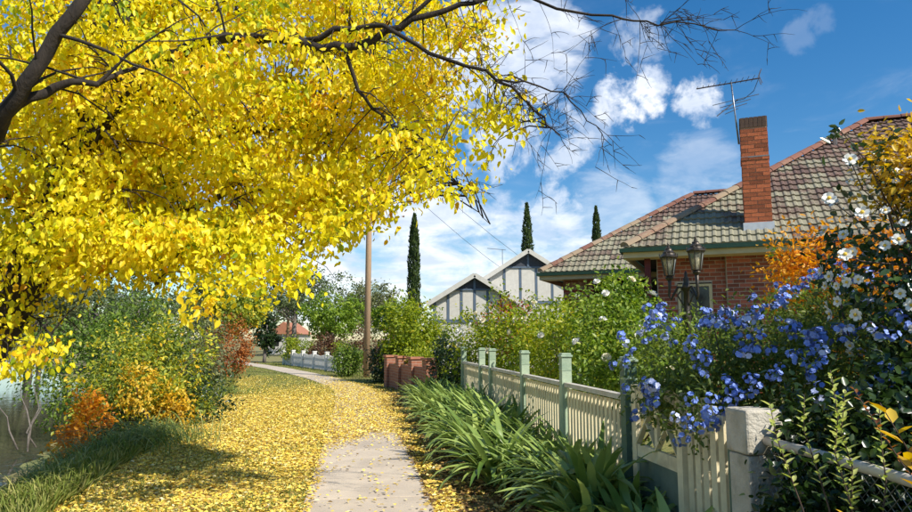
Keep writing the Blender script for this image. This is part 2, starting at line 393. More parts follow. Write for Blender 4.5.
def smooth(t_): t_ = max(0., min(1., t_)); return t_ * t_ * (3 - 2 * t_)
def lawn_edge(y):
    y = max(-5, min(y, 90)); return -2.5 - .215 * y - .04 * max(0, y - 20) ** 1.5
def fence_x(y): return 2.3 - .14 * y
def gz(x, y):
    xe = lawn_edge(y); wd = max(1.8, .9 + .16 * min(y, 60)); t_ = (xe - x) / wd
    if t_ > 0:
        z = -1.0 * smooth(t_) if t_ < 1 else -1.0 - 1.0 * smooth((t_ - 1) / 1.5)
        far = (xe - x) - wd - (17 if y < 70 else 17)
        if far > 0: z = -2.0 + 3.2 * smooth(far / 7)
        return z
    g = x - fence_x(min(y, 40)) - .3
    return .45 * smooth(g / 3) * smooth((y + 6) / 6) * (1 - smooth((y - 22) / 12)) if g > 0 else 0.0
def shrub(name, label, ells, nclump, per, L, mat, cat='shrub', base=None, spread=None, group=None, hang=.3, stems=10, wl=.55, bark='twig_bark', shell=.5, stem_r=.016, lumpy=.25, foliage='foliage'):
    c0 = np.mean([e[0] for e in ells], 0)
    bx, by = base if base else (c0[0], c0[1])
    bz = gz(bx, by)
    t_ = thing(name, label, cat, (bx, by, bz), group)
    mr = np.mean([np.mean(e[1]) for e in ells])
    P, D, N, rnd, cc, dd = blobs_foliage(ells, nclump, per, L, spread or mr * .17, hang, shell, lumpy)
    P[:, 2] = np.maximum(P[:, 2], bz + .03)
    Ls = L * rng.uniform(.65, 1.25, len(P))
    o = leaves(foliage, mat, P, D, N, Ls, Ls * wl, t_, rnd); o['kind'] = 'stuff'
    mb = MB()
    for k in random.sample(range(nclump), min(stems, nclump)):
        e = Vector(cc[k]); b = Vector((bx + random.uniform(-.08, .08), by + random.uniform(-.08, .08), bz - .02))
        mb.tube(wavy(b, e, 4, .05), [stem_r, stem_r * .85, stem_r * .65, stem_r * .45, stem_r * .25], 5)
    mb.build('stem', bark, t_, True)
    t_['_c'] = 0; del t_['_c']
    return t_, cc, dd

# ------------------------------------------------------------------ terrain, water, path
def axis_grid(lo, hi, fine_lo, fine_hi, step):
    a = list(np.arange(fine_lo, fine_hi + step, step)); x = fine_lo; s_ = step
    left = []
    while x > lo: s_ *= 1.35; x -= s_; left.append(x)
    x = a[-1]; s_ = step; right = []
    while x < hi: s_ *= 1.35; x += s_; right.append(x)
    return np.array(left[::-1] + a + right)
gx = axis_grid(-900, 900, -50, 16, .5); gy = axis_grid(-300, 1500, -3, 62, .5)
V = np.array([(x, y, gz(x, y) + .012 * math.sin(x * 2.3 + y) * math.sin(y * 1.7 - x)) for y in gy for x in gx])
nx, ny = len(gx), len(gy)
I = np.arange((ny - 1) * (nx - 1)); j, i = I // (nx - 1), I % (nx - 1)
F = np.stack([j * nx + i, j * nx + i + 1, (j + 1) * nx + i + 1, (j + 1) * nx + i], 1)
tag(link('ground', npmesh('ground', V, F, 'ground_soil', smooth=True)), kind='structure')
wv = np.array([(-120, -60, -1.0), (-3, -60, -1.0), (-3, 260, -1.0), (-120, 260, -1.0)], float)
tag(link('river_water', npmesh('river_water', wv, np.array([[0, 1, 2, 3]]), 'river_water')), kind='structure')

ctrl = [(.35, -2), (.11 - .143 * 3, 3), (.11 - .143 * 12, 12), (-2.9, 20), (-4.2, 24.5), (-6.6, 30.5), (-11, 39.8), (-17, 50), (-28, 64), (-45, 80)]
def catmull(P, n=24):
    P = [Vector((*p, 0)) for p in P]; P = [P[0] * 2 - P[1]] + P + [P[-1] * 2 - P[-2]]; out = []
    for k in range(1, len(P) - 2):
        for q in range(n):
            t_ = q / n; a, b, c, d = P[k - 1:k + 3]
            out.append(.5 * ((2 * b) + (c - a) * t_ + (2 * a - 5 * b + 4 * c - d) * t_ ** 2 + (3 * b - a - 3 * c + d) * t_ ** 3))
    return out + [P[-2]]
cl = catmull(ctrl); arc = [0]
for k in range(1, len(cl)): arc.append(arc[-1] + (cl[k] - cl[k - 1]).length)
def path_at(s_):
    k = max(0, min(int(np.searchsorted(arc, s_)) - 1, len(cl) - 2)); t_ = (s_ - arc[k]) / max(arc[k + 1] - arc[k], 1e-6)
    d = (cl[k + 1] - cl[k]).normalized(); return cl[k].lerp(cl[k + 1], t_), Vector((d.y, -d.x, 0))
HW = .60
bed = MB(); prev = None
for s_ in np.arange(0, arc[-1], 1.0):
    p, sd_ = path_at(s_); a, b = p - sd_ * (HW + .02), p + sd_ * (HW + .02)
    if prev: bed.add([prev[0] + Vector((0, 0, .012)), prev[1] + Vector((0, 0, .012)), b + Vector((0, 0, .012)), a + Vector((0, 0, .012))], [(0, 1, 2, 3)])
    prev = (a, b)
path = tag(bed.build('footpath', 'joint'), kind='structure')
s_ = 1.3
while s_ < arc[-1] - 2:
    ln = 1.52; mb = MB(); top, bot = [], []
    for q in range(4):
        p, sd_ = path_at(s_ + .006 + (ln - .012) * q / 3); dz = .034 + .003 * math.sin(s_ * 3.1)
        top += [p - sd_ * HW + Vector((0, 0, dz)), p + sd_ * HW + Vector((0, 0, dz))]
    bot = [v - Vector((0, 0, .06)) for v in top]
    fs = [(2 * q, 2 * q + 1, 2 * q + 3, 2 * q + 2) for q in range(3)] + [(8 + 2 * q, 8 + 2 * q + 2, 8 + 2 * q + 3, 8 + 2 * q + 1) for q in range(3)]
    fs += [(2 * q, 2 * q + 2, 10 + 2 * q, 8 + 2 * q) for q in range(3)] + [(2 * q + 3, 2 * q + 1, 9 + 2 * q, 11 + 2 * q) for q in range(3)] + [(1, 0, 8, 9), (6, 7, 15, 14)]
    mb.add(top + bot, fs).build('slab', 'concrete', path, bevel=.006)
    s_ += ln

clx = np.array([c.x for c in cl]); cly = np.array([c.y for c in cl])
def path_dist(x, y):
    """signed distance from the path centre line (positive on the fence side), straight part"""
    return (x - np.interp(y, cly, clx)) * math.cos(math.atan(.15))

# fallen leaves: a carpet on the lawn, thinner on the slabs near the camera
def scatter(n, y0, y1, fx, mat, name, label, cat, dens, L0, tilt=.25):
    y = y0 * (y1 / y0) ** rng.random(n * 3)
    lo, hi = fx(y); x = lo + (hi - lo) * rng.random(len(y))
    keep = rng.random(len(y)) < dens(x, y); x, y = x[keep][:n], y[keep][:n]
    pd = np.abs(path_dist(x, y))
    z = np.where(pd < HW, .042, .016) + rng.random(len(x)) * .028
    z += np.array([gz(a, b) for a, b in zip(x, y)])
    N = unit(np.stack([rng.normal(size=len(x)) * tilt, rng.normal(size=len(x)) * tilt, np.ones(len(x))], 1))
    D = rdir(len(x)); D[:, 2] *= .12
    L = L0 * rng.uniform(.6, 1.25, len(x))
    o = leaves(name, mat, np.stack([x, y, z], 1), D, N, L, L * .62, None, None, .3, .1)
    return tag(o, label, cat, kind='stuff')
def smarr(t_): t_ = np.clip(t_, 0, 1); return t_ * t_ * (3 - 2 * t_)
le = np.vectorize(lawn_edge)
blot = lambda x, y: .5 + .5 * np.sin(x * 2.1 + 1.3 * np.sin(y * 1.1)) * np.sin(y * 1.5 + .7 * np.sin(x * 1.7))
def dens_lawn(x, y):
    pd = path_dist(x, y)
    d = np.where(np.abs(pd) < HW, .012 + .45 * smarr((y - 9.4 - .8 * np.sin(x * 4)) / 2.6), 1.0)
    d = np.where((np.abs(pd) < HW) & (pd < -HW + .10), np.maximum(d, .16), d)
    d = d * (1 - .9 * smarr((y - 19 - 3 * np.sin(x * 1.3)) / 9))
    near = smarr((9.5 - y) / 3.5) * (pd < -HW)
    d = d * (1 - (.25 + near * .5) * blot(x * 1.3, y * 1.3) ** .7)
    return np.clip(d * (.8 + .2 * blot(x * 3, y * 2)), 0, 1)
scatter(140000, 5.0, 30, lambda y: (le(y) - .15, np.interp(y, cly, clx) + HW + .25), 'litter_leaf', 'fallen_leaves',
        'carpet of fallen yellow leaves across the riverside lawn and path', 'fallen leaves', dens_lawn, .047, .4)
scatter(17000, 3.6, 24, lambda y: (np.interp(y, cly, clx) + HW - .03, fence_x(y) - .05), 'brown_litter', 'leaf_litter',
        'dry brown leaf litter between the path and the strappy plants', 'leaf litter', lambda x, y: .95 - .25 * blot(x * 2, y * 2), .062, .45)
scatter(4500, 5, 24, lambda y: (np.interp(y, cly, clx) + HW - .05, np.interp(y, cly, clx) + HW + .9), 'litter_leaf', 'fallen_leaves',
        'yellow fallen leaves along the right edge of the footpath', 'fallen leaves', lambda x, y: .05 + .5 * smarr((y - 9.5) / 6), .06)

def grass(name, label, n, fn, h, mat='grass_blade'):
    P = fn(n); n = len(P); D = unit(np.stack([rng.normal(size=n) * .45, rng.normal(size=n) * .45, np.ones(n)], 1))
    N = rdir(n); N[:, 2] *= .3
    L = h * rng.uniform(.5, 1.3, n)
    return tag(leaves(name, mat, P, D, N, L, .008 + L * .03, None, None, .2, .35), label, 'grass', kind='stuff')
def g_lawn(n):
    y = 5 * (48 / 5) ** rng.random(n); x = le(y) + (np.interp(y, cly, clx) - HW - le(y)) * rng.random(n)
    k = rng.random(n) < np.where(y < 10, .9 * blot(x * 1.3, y * 1.3), np.where(y < 19, .25, .95)); x, y = x[k], y[k]
    return np.stack([x, y, np.array([gz(a, b) for a, b in zip(x, y)])], 1)
grass('lawn_grass', 'short green grass showing through and beyond the fallen leaves', 60000, g_lawn, .065)
def g_bank(n):
    y = 5 * (32 / 5) ** rng.random(n); x = le(y) + .25 - rng.random(n) ** 1.5 * (1.0 + .12 * y)
    return np.stack([x, y, np.array([gz(a, b) for a, b in zip(x, y)])], 1)
grass('bank_grass', 'taller tufty grass along the top of the river bank', 15000, g_bank, .2)
def g_right(n):
    y = 20 + 26 * rng.random(n); x = np.interp(y, cly, clx) + HW + rng.random(n) * 2.2
    return np.stack([x, y, np.zeros(n)], 1)
grass('verge_grass', 'green grass verge beside the far white fence', 9000, g_right, .08)

# ------------------------------------------------------------------ brick house with tiled hip roof
A0 = Vector((3.58, 14.5, 3.5)); U = Vector((.927, -.375, 0)).normalized(); Vv = Vector((-U.y, U.x, 0)); Z = Vector((0, 0, 1))
def hp(u, v, z=0): return A0 + U * u + Vv * v + Z * z          # z counts from the gutter line
TP = .67; PA = math.atan(TP)
house = thing('brick_house', 'red brick bungalow with lichened tiled hip roof and tall chimney', 'house', tuple(hp(6, 6, -3.05)))
def hbox(mb, u0, u1, v0, v1, z0, z1): return mb.obox(hp((u0 + u1) / 2, (v0 + v1) / 2, (z0 + z1) / 2), (U, Vv, Z), ((u1 - u0) / 2, (v1 - v0) / 2, (z1 - z0) / 2))
# walls (behind the laid bricks the plain wall carries the mortar colour)
w = MB(); hbox(w, 3.9, 15.4, .60, 10.8, -3.4, -.06); hbox(w, .62, 1.04, .78, 10.8, -3.4, -.06); hbox(w, 1.04, 1.75, .78, 10.8, -3.4, -2.1)
hbox(w, 1.04, 1.75, 1.2, 10.8, -2.1, -.06); hbox(w, 1.04, 1.75, .78, 1.2, -.72, -.06)
hbox(w, 1.75, 2.05, .78, 10.8, -3.4, -.06); hbox(w, 2.05, 3.9, .66, 10.8, -3.4, -.06)
wall = w.build('wall', 'mortar', house)
w = MB(); hbox(w, 3.9, 15.38, .585, .62, -3.4, -.07); hbox(w, .6, 3.9, .65, .7, -3.4, -1.75)
w.build('wall_lower', 'brick_wall', house)
bm_ = MB(); bm_.obox((0, 0, 0), ((1, 0, 0), (0, 1, 0), (0, 0, 1)), (.113, .05, .0355)); brick_me = bm_.mesh('brick', 'brick_red')
Mrot = Matrix((U, Vv, Z)).transposed().to_4x4()
def put(me, name, parent, u, v, z, sc=None):
    M = Matrix.Translation(hp(u, v, z)) @ Mrot
    if sc: M = M @ Matrix.Diagonal((*sc, 1))
    return link(name, me, parent, M=M)
for r_ in range(18):
    zc = -.12 - r_ * .0862
    for (ua, ub, vf) in ((.64, 2.03, .822), (2.06, 3.86, .702)):
        x = ua - (.12 if r_ % 2 else 0)
        while x < ub:
            a, b = max(x, ua), min(x + .23, ub)
            if ua < 1: # window opening
                if zc < -.70:
                    if a < 1.02 < b: b = 1.03
                    elif a < 1.77 < b: a = 1.76
                    elif 1.02 <= a and b <= 1.77: x += .24; continue
            if b - a > .04:
                put(brick_me, 'brick', wall, (a + b) / 2, vf + random.uniform(-.003, .003), zc, ((b - a) / .23, 1, 1))
            x += .24
# window
wf = MB()
hbox(wf, 1.05, 1.11, .72, .84, -2.1, -.75); hbox(wf, 1.69, 1.75, .72, .84, -2.1, -.75); hbox(wf, 1.11, 1.69, .72, .84, -.80, -.75); hbox(wf, 1.0, 1.8, .66, .86, -2.16, -2.1)
wo = wf.build('window', 'fascia_cream', house); g = MB(); hbox(g, 1.11, 1.69, .79, .80, -2.1, -.8); g.build('pane', 'window_dark', wo)
# porch: dark recess, burgundy post, side wing
w = MB(); hbox(w, .40, .52, .42, .54, -3.2, -.17); w.build('porch_post', 'burgundy', house)
w = MB(); hbox(w, -2.5, -1.62, 5.17, 11.8, -3.4, -.06); hbox(w, -1.62, .62, 6.6, 11.8, -3.4, -.06); hbox(w, -1.62, .62, 5.17, 6.6, -3.4, -2.35)
wing = w.build('wing_wall', 'brick_wall', house)
w = MB(); hbox(w, -1.62, .6, 6.57, 6.598, -2.3, -.1); w.build('painted_porch_shade', 'gable_dark', house)  # dark sheet over the back wall, painting in the shade of the recess
sb = MB(); sb.obox((0, 0, 0), ((1, 0, 0), (0, 1, 0), (0, 0, 1)), (.034, .03, .11)); sold = sb.mesh('soldier_brick', 'wall_soldier')
for k in range(11): put(sold, 'soldier_brick', wing, -2.46 + k * .08, 5.15, -.36)
# fascias, gutters, soffits
def eave(u0, u1, v, vlen):
    f = MB(); hbox(f, u0, u1, v + .06, v + .10, -.20, -.075); hbox(f, u0, u0 + .04, v + .10, v + vlen, -.20, -.075); f.build('fascia', 'fascia_cream', house)
    f = MB(); hbox(f, u0 + .05, u1, v + .11, v + .66, -.19, -.17); f.build('soffit', 'fascia_cream', house)
    f = MB(); hbox(f, u0 - .06, u1, v - .05, v + .055, -.085, .0); hbox(f, u0 - .06, u0 - .005, v + .055, v + vlen, -.085, 0); f.build('gutter', 'green_gutter', house)
eave(0, 16, 0, 11.3); eave(-3.09, .5, 4.57, 8.3)
# roof deck
def hip(mb, u0, u1, v0, hw, dz=0):
    P = [hp(u0, v0, dz), hp(u1, v0, dz), hp(u1, v0 + 2 * hw, dz), hp(u0, v0 + 2 * hw, dz), hp(u0 + hw, v0 + hw, hw * TP + dz), hp(u1 - hw, v0 + hw, hw * TP + dz)]
    mb.add(P, [(0, 1, 5, 4), (2, 3, 4, 5), (3, 0, 4), (1, 2, 5), (3, 2, 1, 0)])
RA, RB = 5.68, 4.2
mb = MB(); hip(mb, 0, 16, 0, RA, -.01); hip(mb, -3.09, 9, 4.57, RB, -.01)
roof = mb.build('roof', 'deck_dark', house)
# tile: two rolls across, nose at the lower edge
prof = [(0, .0), (.03, .022), (.065, .022), (.09, .004), (.15, .004), (.18, .026), (.225, .026), (.25, .005), (.328, .002)]
tw, tl = .33, .37; mb = MB(); vs_ = []
for (yy, lift) in ((-.03, .045), (tl - .03, .004)):
    for (x, h) in prof: vs_.append((x, yy, h + lift))
for (x, h) in prof: vs_.append((x, -.03, 0.002))
n_ = len(prof)
mb.add(vs_, [(k, k + 1, n_ + k + 1, n_ + k) for k in range(n_ - 1)] + [(2 * n_ + k, 2 * n_ + k + 1, k + 1, k) for k in range(n_ - 1)])
tile_me = mb.mesh('roof_tile', 'roof_tile')
Sv = (Vv * math.cos(PA) + Z * math.sin(PA)); Nr = U.cross(Sv); Mt = Matrix((U, Sv, Nr)).transposed().to_4x4()
EXP = .315
def slope_tiles(u0, u1, v0, hw, skip):
    out = []; row = 0
    while True:
        s0 = row * EXP; v = s0 * math.cos(PA)
        if v > hw - .05: break
        x = u0 + v - .15 + (row % 2) * .0
        x = u0 + math.floor((x - u0) / tw) * tw
        while x < u1 - v:
            xa = max(x, u0 + v + .05); fr = (x + tw - xa) / tw
            if fr > .15 and not skip(x + .16, v0 + v): out.append((xa, v0 + v, v * TP, fr))
            x += tw
        row += 1
    return out
CHU, CHV = 2.72, .72
def skipA(u, v): return u > 10.5
def skipB(u, v): return u > 0 and min(u, v) > v - 4.57      # under the main roof
tilesA = slope_tiles(0, 16, 0, RA, skipA); tilesB = slope_tiles(-3.09, 9, 4.57, RB, skipB)
def tmat(x, v, z, fr):
    j_ = random.uniform(-.012, .012)
    return Matrix.Translation(hp(x, v, z) + Nr * random.uniform(0, .006)) @ Mt @ Matrix.Rotation(j_, 4, 'Z') @ Matrix.Diagonal((fr, 1, 1, 1))
allt = [(hp(*q[:3]), q) for q in tilesA + tilesB]
allt.sort(key=lambda e: (e[0].x ** 2 + e[0].y ** 2))
def in_view(P): return (P.x / P.y) < .64
vis = [e for e in allt if in_view(e[0])]; hid = [e for e in allt if not in_view(e[0])]
for P, q in vis[:300]: link('roof_tile', tile_me, roof, M=tmat(*q))
TV = np.array([v.co[:] for v in tile_me.vertices]); TF = [tuple(p.vertices) for p in tile_me.polygons]
mb = MB()
for P, q in vis[300:] + hid:
    M = tmat(*q); mb.add([M @ Vector(v) for v in TV], TF)
ob = mb.build('upper_tiles', 'roof_tile', roof); ob['kind'] = 'stuff'
# hip and ridge caps
cap = MB(); cn = 6
for q in (0, 1):
    for k in range(cn + 1):
        a = math.pi * k / cn; r_ = .145 - .015 * q
        cap.add([(q * .44, r_ * math.cos(a), r_ * math.sin(a) * .75)], [])
cap.f = [(k, k + 1, cn + 2 + k, cn + 1 + k) for k in range(cn)] + [tuple(range(cn + 1))]
cap_me = cap.mesh('ridge_tile', 'ridge_tile')
def caps(a, b):
    d = (b - a).normalized(); sd_ = Z.cross(d).normalized(); up = d.cross(sd_); n_ = int((b - a).length / .4)
    M0 = Matrix((d, sd_, up)).transposed().to_4x4()
    for k in range(n_):
        link('ridge_tile', cap_me, roof, M=Matrix.Translation(a + d * (k * .4) + up * .02) @ M0 @ Matrix.Rotation(random.uniform(-.02, .02), 4, 'Y'))
caps(hp(.05, .05, .03), hp(RA, RA, RA * TP + .03)); caps(hp(RA, RA, RA * TP + .03), hp(10.3, RA, RA * TP + .03))
caps(hp(-3.04, 4.62, .03), hp(-3.09 + RB, 4.57 + RB, RB * TP + .03)); caps(hp(-3.09 + RB, 4.57 + RB, RB * TP + .03), hp(4.4, 4.57 + RB, RB * TP + .03))
# vent pipe on the roof
mb = MB(); c = hp(4.75, 4.4, 4.3 * TP - .1); mb.lathe(c, [(.05, 0), (.05, .42), (.075, .43), (.075, .52), (.03, .55)], 10); mb.build('vent_pipe', 'flashing', house, True)
# chimney with single bricks
CW = .265
core = MB(); hbox(core, CHU - CW + .012, CHU + CW - .012, CHV - CW + .012, CHV + CW - .012, .15, 2.72)
chim = core.build('chimney', 'chimney_mortar', house)
cb = MB(); cb.obox((0, 0, 0), ((1, 0, 0), (0, 1, 0), (0, 0, 1)), (.126, .05, .0355)); cbr = cb.mesh('brick', 'brick_orange')
cb = MB(); cb.obox((0, 0, 0), ((1, 0, 0), (0, 1, 0), (0, 0, 1)), (.0375, .05, .11)); cbd = cb.mesh('cap_brick', 'brick_dark')
for r_ in range(27):
    zc = .20 + r_ * .0862; off = (r_ % 2) * .13; pr_ = .012 if r_ in (19,) else 0
    for side in range(4):
        if side == 2: continue      # the face turned away from the street
        xs = [-.133, .133] if r_ % 2 == 0 else [-.2, 0, .2]
        for x in xs:
            sc = 1 if r_ % 2 == 0 else (.53 if x else 1.0)
            M = Matrix.Translation(hp(CHU, CHV, zc)) @ Mrot @ Matrix.Rotation(side * math.pi / 2, 4, 'Z') @ Matrix.Translation((x, -CW + .05 - pr_ + random.uniform(-.003, .003) , 0)) @ Matrix.Diagonal((sc, 1, 1, 1))
            link('brick', cbr, chim, M=M)
for side in range(4):
    for k in range(6):
        M = Matrix.Translation(hp(CHU, CHV, 2.62)) @ Mrot @ Matrix.Rotation(side * math.pi / 2, 4, 'Z') @ Matrix.Translation((-.21 + k * .084, -CW + .045, 0))
        link('cap_brick', cbd, chim, M=M)
mb = MB(); hbox(mb, CHU - CW - .03, CHU + CW + .03, CHV - CW - .04, CHV + CW + .03, .17, .47); mb.build('flashing', 'flashing', house)
mb = MB(); hbox(mb, CHU - CW - .012, CHU + CW + .012, CHV - CW - .012, CHV + CW + .012, 1.86, 1.885); mb.build('strap', 'wire_metal', house)

# television antenna strapped to the chimney
ant = thing('tv_antenna', 'thin television antenna mast strapped to the brick chimney', 'antenna', tuple(hp(CHU - CW - .03, CHV - .15, 2.2)))
b0 = hp(CHU - CW - .03, CHV - .15, 2.2); t0 = b0 + Vector((-.10, 0, 1.38))
mb = MB(); mb.tube([b0, b0.lerp(t0, .5), t0], [.02, .018, .015], 8); mb.build('mast', 'antenna_metal', ant, True)
bd = Vector((.93, -.2, .10)).normalized(); pd_ = bd.cross(Z).normalized()
mb = MB(); mb.tube([t0 - bd * .72 - Z * .02, t0 + bd * .58 - Z * .02], .014, 6); mb.build('boom', 'antenna_dark', ant)
for k in range(11):
    q = t0 + bd * (-.7 + k * .115); mb = MB(); hl = .07 + .012 * k; mb.tube([q - pd_ * hl, q + pd_ * hl], .006, 4); mb.build('element', 'antenna_dark', ant)
for sg in (1, -1):
    q = t0 + bd * .55; mb = MB(); mb.bar(q, q + Vector((.06, 0, .16 * sg)), .012, .012); mb.bar(q + pd_ * .1, q + pd_ * .1 + Vector((.06, 0, .16 * sg)), .012, .012); mb.build('reflector', 'antenna_dark', ant)
for k, (dz, l1, l2) in enumerate([(-.42, .5, .55), (-.50, .32, .38), (-.58, .28, .3), (-.66, .2, .12)]):
    q = t0 + Z * dz; mb = MB(); mb.tube([q - bd * l1 * .8 + Z * -.03, q + bd * l2 + Z * .05], .008, 4); mb.build('element', 'antenna_metal', ant)
q = t0 + Z * -.5; mb = MB(); mb.bar(q - Vector((.34, 0, .26)), q + Vector((.12, 0, .1)), .02, .02); mb.build('brace', 'antenna_dark', ant)
mb = MB(); mb.tube([t0 + bd * .55 - Z * .05, t0 + bd * .45 - Z * .28, t0 + bd * .25 - Z * .42, t0 - Z * .45], .007, 4); mb.build('cable', 'wire_black', ant)

# ------------------------------------------------------------------ weatherboard house with two gables
nb = thing('gabled_house', 'white half timbered house with two gables and dark blue battens', 'house', (2.2, 38, 0))
def gable(ax, y, az, hw_, tan_, depth, wallz, ncols, cut):
    ez = az - hw_ * tan_
    r = MB()
    for sg in (-1, 1):
        a = Vector((ax, y - .35, az)); b = Vector((ax + sg * (hw_ + .3), y - .35, az - (hw_ + .3) * tan_)); n_ = Vector((sg * tan_, 0, 1)).normalized() * .1
        bk = Vector((0, depth, 0)); vs_ = [a, b, b + n_, a + Vector((0, 0, .118)), a + bk, b + bk, b + bk + n_, a + bk + Vector((0, 0, .118))]
        r.add(vs_, [(0, 1, 2, 3), (5, 4, 7, 6), (3, 2, 6, 7), (1, 0, 4, 5), (1, 5, 6, 2), (0, 3, 7, 4)])
    rf = r.build('roof', 'iron_roof', nb)
    for sg in (-1, 1):
        m_ = MB(); a = Vector((ax + sg * .0, y - .38, az + .02)); b = Vector((ax + sg * (hw_ + .32), y - .38, az - (hw_ + .32) * tan_ + .02)); m_.bar(a, b, .06, .24, up=(0, 0, 1)); m_.build('bargeboard', 'white_paint', nb)
    m_ = MB(); m_.add([(ax - hw_, y, ez), (ax + hw_, y, ez), (ax + hw_, y, 0), (ax - hw_, y, 0), (ax, y, az - .02),
                       (ax - hw_, y + depth - .3, ez), (ax + hw_, y + depth - .3, ez), (ax + hw_, y + depth - .3, 0), (ax - hw_, y + depth - .3, 0), (ax, y + depth - .3, az - .02)],
                      [(3, 2, 1, 4, 0), (8, 5, 9, 6, 7), (0, 5, 8, 3), (1, 2, 7, 6)]); m_.build('wall', 'offwhite_wall', nb)
    zc = az - cut; hwc = cut / tan_
    m_ = MB(); m_.add([(ax - hwc, y - .06, zc), (ax + hwc, y - .06, zc), (ax, y - .06, az - .06), (ax - hwc, y - .001, zc), (ax + hwc, y - .001, zc), (ax, y - .001, az - .06)], [(0, 1, 2), (5, 4, 3), (0, 3, 4, 1), (1, 4, 5, 2), (2, 5, 3, 0)]); m_.build('gable_vent', 'gable_dark', nb)
    m_ = MB(); m_.box(ax - .06, ax + .06, y - .12, y - .062, zc, az - .12); m_.build('king_post', 'batten_blue', nb)
    m_ = MB(); m_.box(ax - hwc - .05, ax + hwc + .05, y - .10, y - .064, zc - .06, zc + .03); m_.build('batten', 'batten_blue', nb)
    for k in range(ncols + 1):
        x = ax - hw_ + .1 + (2 * hw_ - .2) * k / ncols; zt = min(zc - .06, az - abs(x - ax) * tan_ - .1)
        if zt < wallz + .1: continue
        m_ = MB(); m_.box(x - .065, x + .065, y - .045, y - .002, wallz, zt); m_.build('batten', 'batten_blue', nb)
        if k < ncols:
            x2 = ax - hw_ + .1 + (2 * hw_ - .2) * (k + 1) / ncols
            zt2 = min(zc - .07, min(az - abs(x - ax) * tan_, az - abs(x2 - ax) * tan_) - .12)
            if zt2 > wallz + .2: m_ = MB(); m_.box(x + .075, x2 - .075, y - .03, y - .002, wallz + .03, zt2); m_.build('panel', 'white_paint', nb)
    m_ = MB(); m_.box(ax - hw_, ax + hw_, y - .07, y - .003, wallz - .14, wallz - .002); m_.build('batten', 'batten_blue', nb)
gable(.98, 36, 4.93, 2.2, .62, 6, 2.6, 6, .72)
gable(4.15, 39, 6.62, 3.3, .64, 9, 3.75, 7, .9)
mb = MB(); q = Vector((2.75, 40, 5.2)); mb.tube([q, q + Z * 1.7], .02, 5); mb.bar(q + Z * 1.65 - Vector((.9, 0, -.1)), q + Z * 1.65 + Vector((.2, 0, 0)), .03, .03); mb.build('antenna_mast', 'antenna_metal', nb)

# ------------------------------------------------------------------ picket fence, gate, pillar, wire fence
FD = Vector((-.14, 1, 0)).normalized(); FN = Vector((1, .14, 0)).normalized()
def fp(y, off=0, z=0): return Vector((fence_x(y), y, z)) + FN * off
fence = thing('picket_fence', 'low cream picket fence with pale green posts behind strappy plants', 'fence', tuple(fp(10)))
pys = [5.9, 7.7, 9.6, 11.95, 12.95, 15.2]
mb = MB(); mb.obox((0, 0, .68), (FN, FD, Z), (.055, .055, .68)); post_me = mb.mesh('post', 'post_green')
mb = MB(); mb.obox((0, 0, .62), (FN, FD, Z), (.055, .055, .62)); postd_me = mb.mesh('post', 'post_green_shaded')
def add_post(y, par_, me, h=1.0, capmat='post_green'):
    o = link('post', me, par_, M=Matrix.Translation(fp(y)) @ Matrix.Diagonal((1, 1, h, 1)))
    top = 1.36 * h if me is post_me else 1.24 * h
    c = fp(y); m_ = MB(); m_.obox(c + Z * (top + .012), (FN, FD, Z), (.068, .068, .012)); m_.obox(c + Z * (top + .034), (FN, FD, Z), (.055, .055, .010))
    m_.build('post_cap', capmat, o, bevel=.006)
    m_ = MB(); m_.obox(c + Z * (top - .14), (FN, FD, Z), (.0575, .0575, .008)); m_.build('collar', capmat, o)
for y in pys[1:]: add_post(y, fence, post_me)
add_post(pys[0], fence, postd_me, 1.1)  # shrub shade painted into this post; cap and collar keep the lit green
mb = MB(); mb.obox((0, 0, .5), (FN, FD, Z), (.009, .031, .47)); mb.add([], [])
pick_me = mb.mesh('picket', 'cream_paint')
for a, b in zip(pys[:-1], pys[1:]):
    L_ = (b - a); isgate = abs(a - 11.95) < .01
    for zr, wd, mt in ((1.06, .045, 'post_green_shaded'), (.92, .03, 'cream_paint'), (.24, .03, 'cream_paint')):
        m_ = MB(); off = .0 if zr > 1 else .028
        m_.bar(fp(a, off, zr) + FD * .06, fp(b, off, zr) - FD * .06, .075 if zr > 1 else .035, wd if zr > 1 else .07); m_.build('rail', 'cream_paint' if zr < 1 else 'pipe_white', fence)
    n_ = int((L_ - .14) / .098); st = (L_ - .14) / n_
    for k in range(n_):
        y = a + .07 + st * (k + .5)
        link('picket', pick_me, fence, M=Matrix.Translation(fp(y, -.002, .03)) @ Matrix.Rotation(random.uniform(-.006, .006), 4, 'X') @ Matrix.Diagonal((1, random.uniform(.95, 1.05), 1.02, 1)))
# garden gate next to the last post
gate = thing('garden_gate', 'cream timber gate with crossed braces above a grey green panel', 'gate', tuple(fp(5.3)))
ga, gb = 4.92, 5.80
for y in (ga + .04, gb - .04):
    m_ = MB(); m_.obox(fp(y, 0, .62), (FN, FD, Z), (.022, .042, .56)); m_.build('stile', 'cream_paint', gate)
for z in (.12, .66, 1.13):
    m_ = MB(); m_.obox(fp((ga + gb) / 2, .0, z), (FN, FD, Z), (.018, (gb - ga) / 2 - .085, .05)); m_.build('rail', 'cream_paint', gate)
for sg in (1, -1):
    for q, (y0, y1) in enumerate(((ga + .08, (ga + gb) / 2), ((ga + gb) / 2, gb - .08))):
        z0, z1 = (.71, 1.08) if sg > 0 else (1.08, .71)
        m_ = MB(); m_.bar(fp(y0, .004 * sg, z0), fp(y1, .004 * sg, z1), .012, .045, up=FN); m_.build('brace', 'cream_paint', gate)
m_ = MB(); m_.obox(fp((ga + gb) / 2, 0, .89), (FN, FD, Z), (.014, .025, .18)); m_.build('muntin', 'cream_paint', gate)
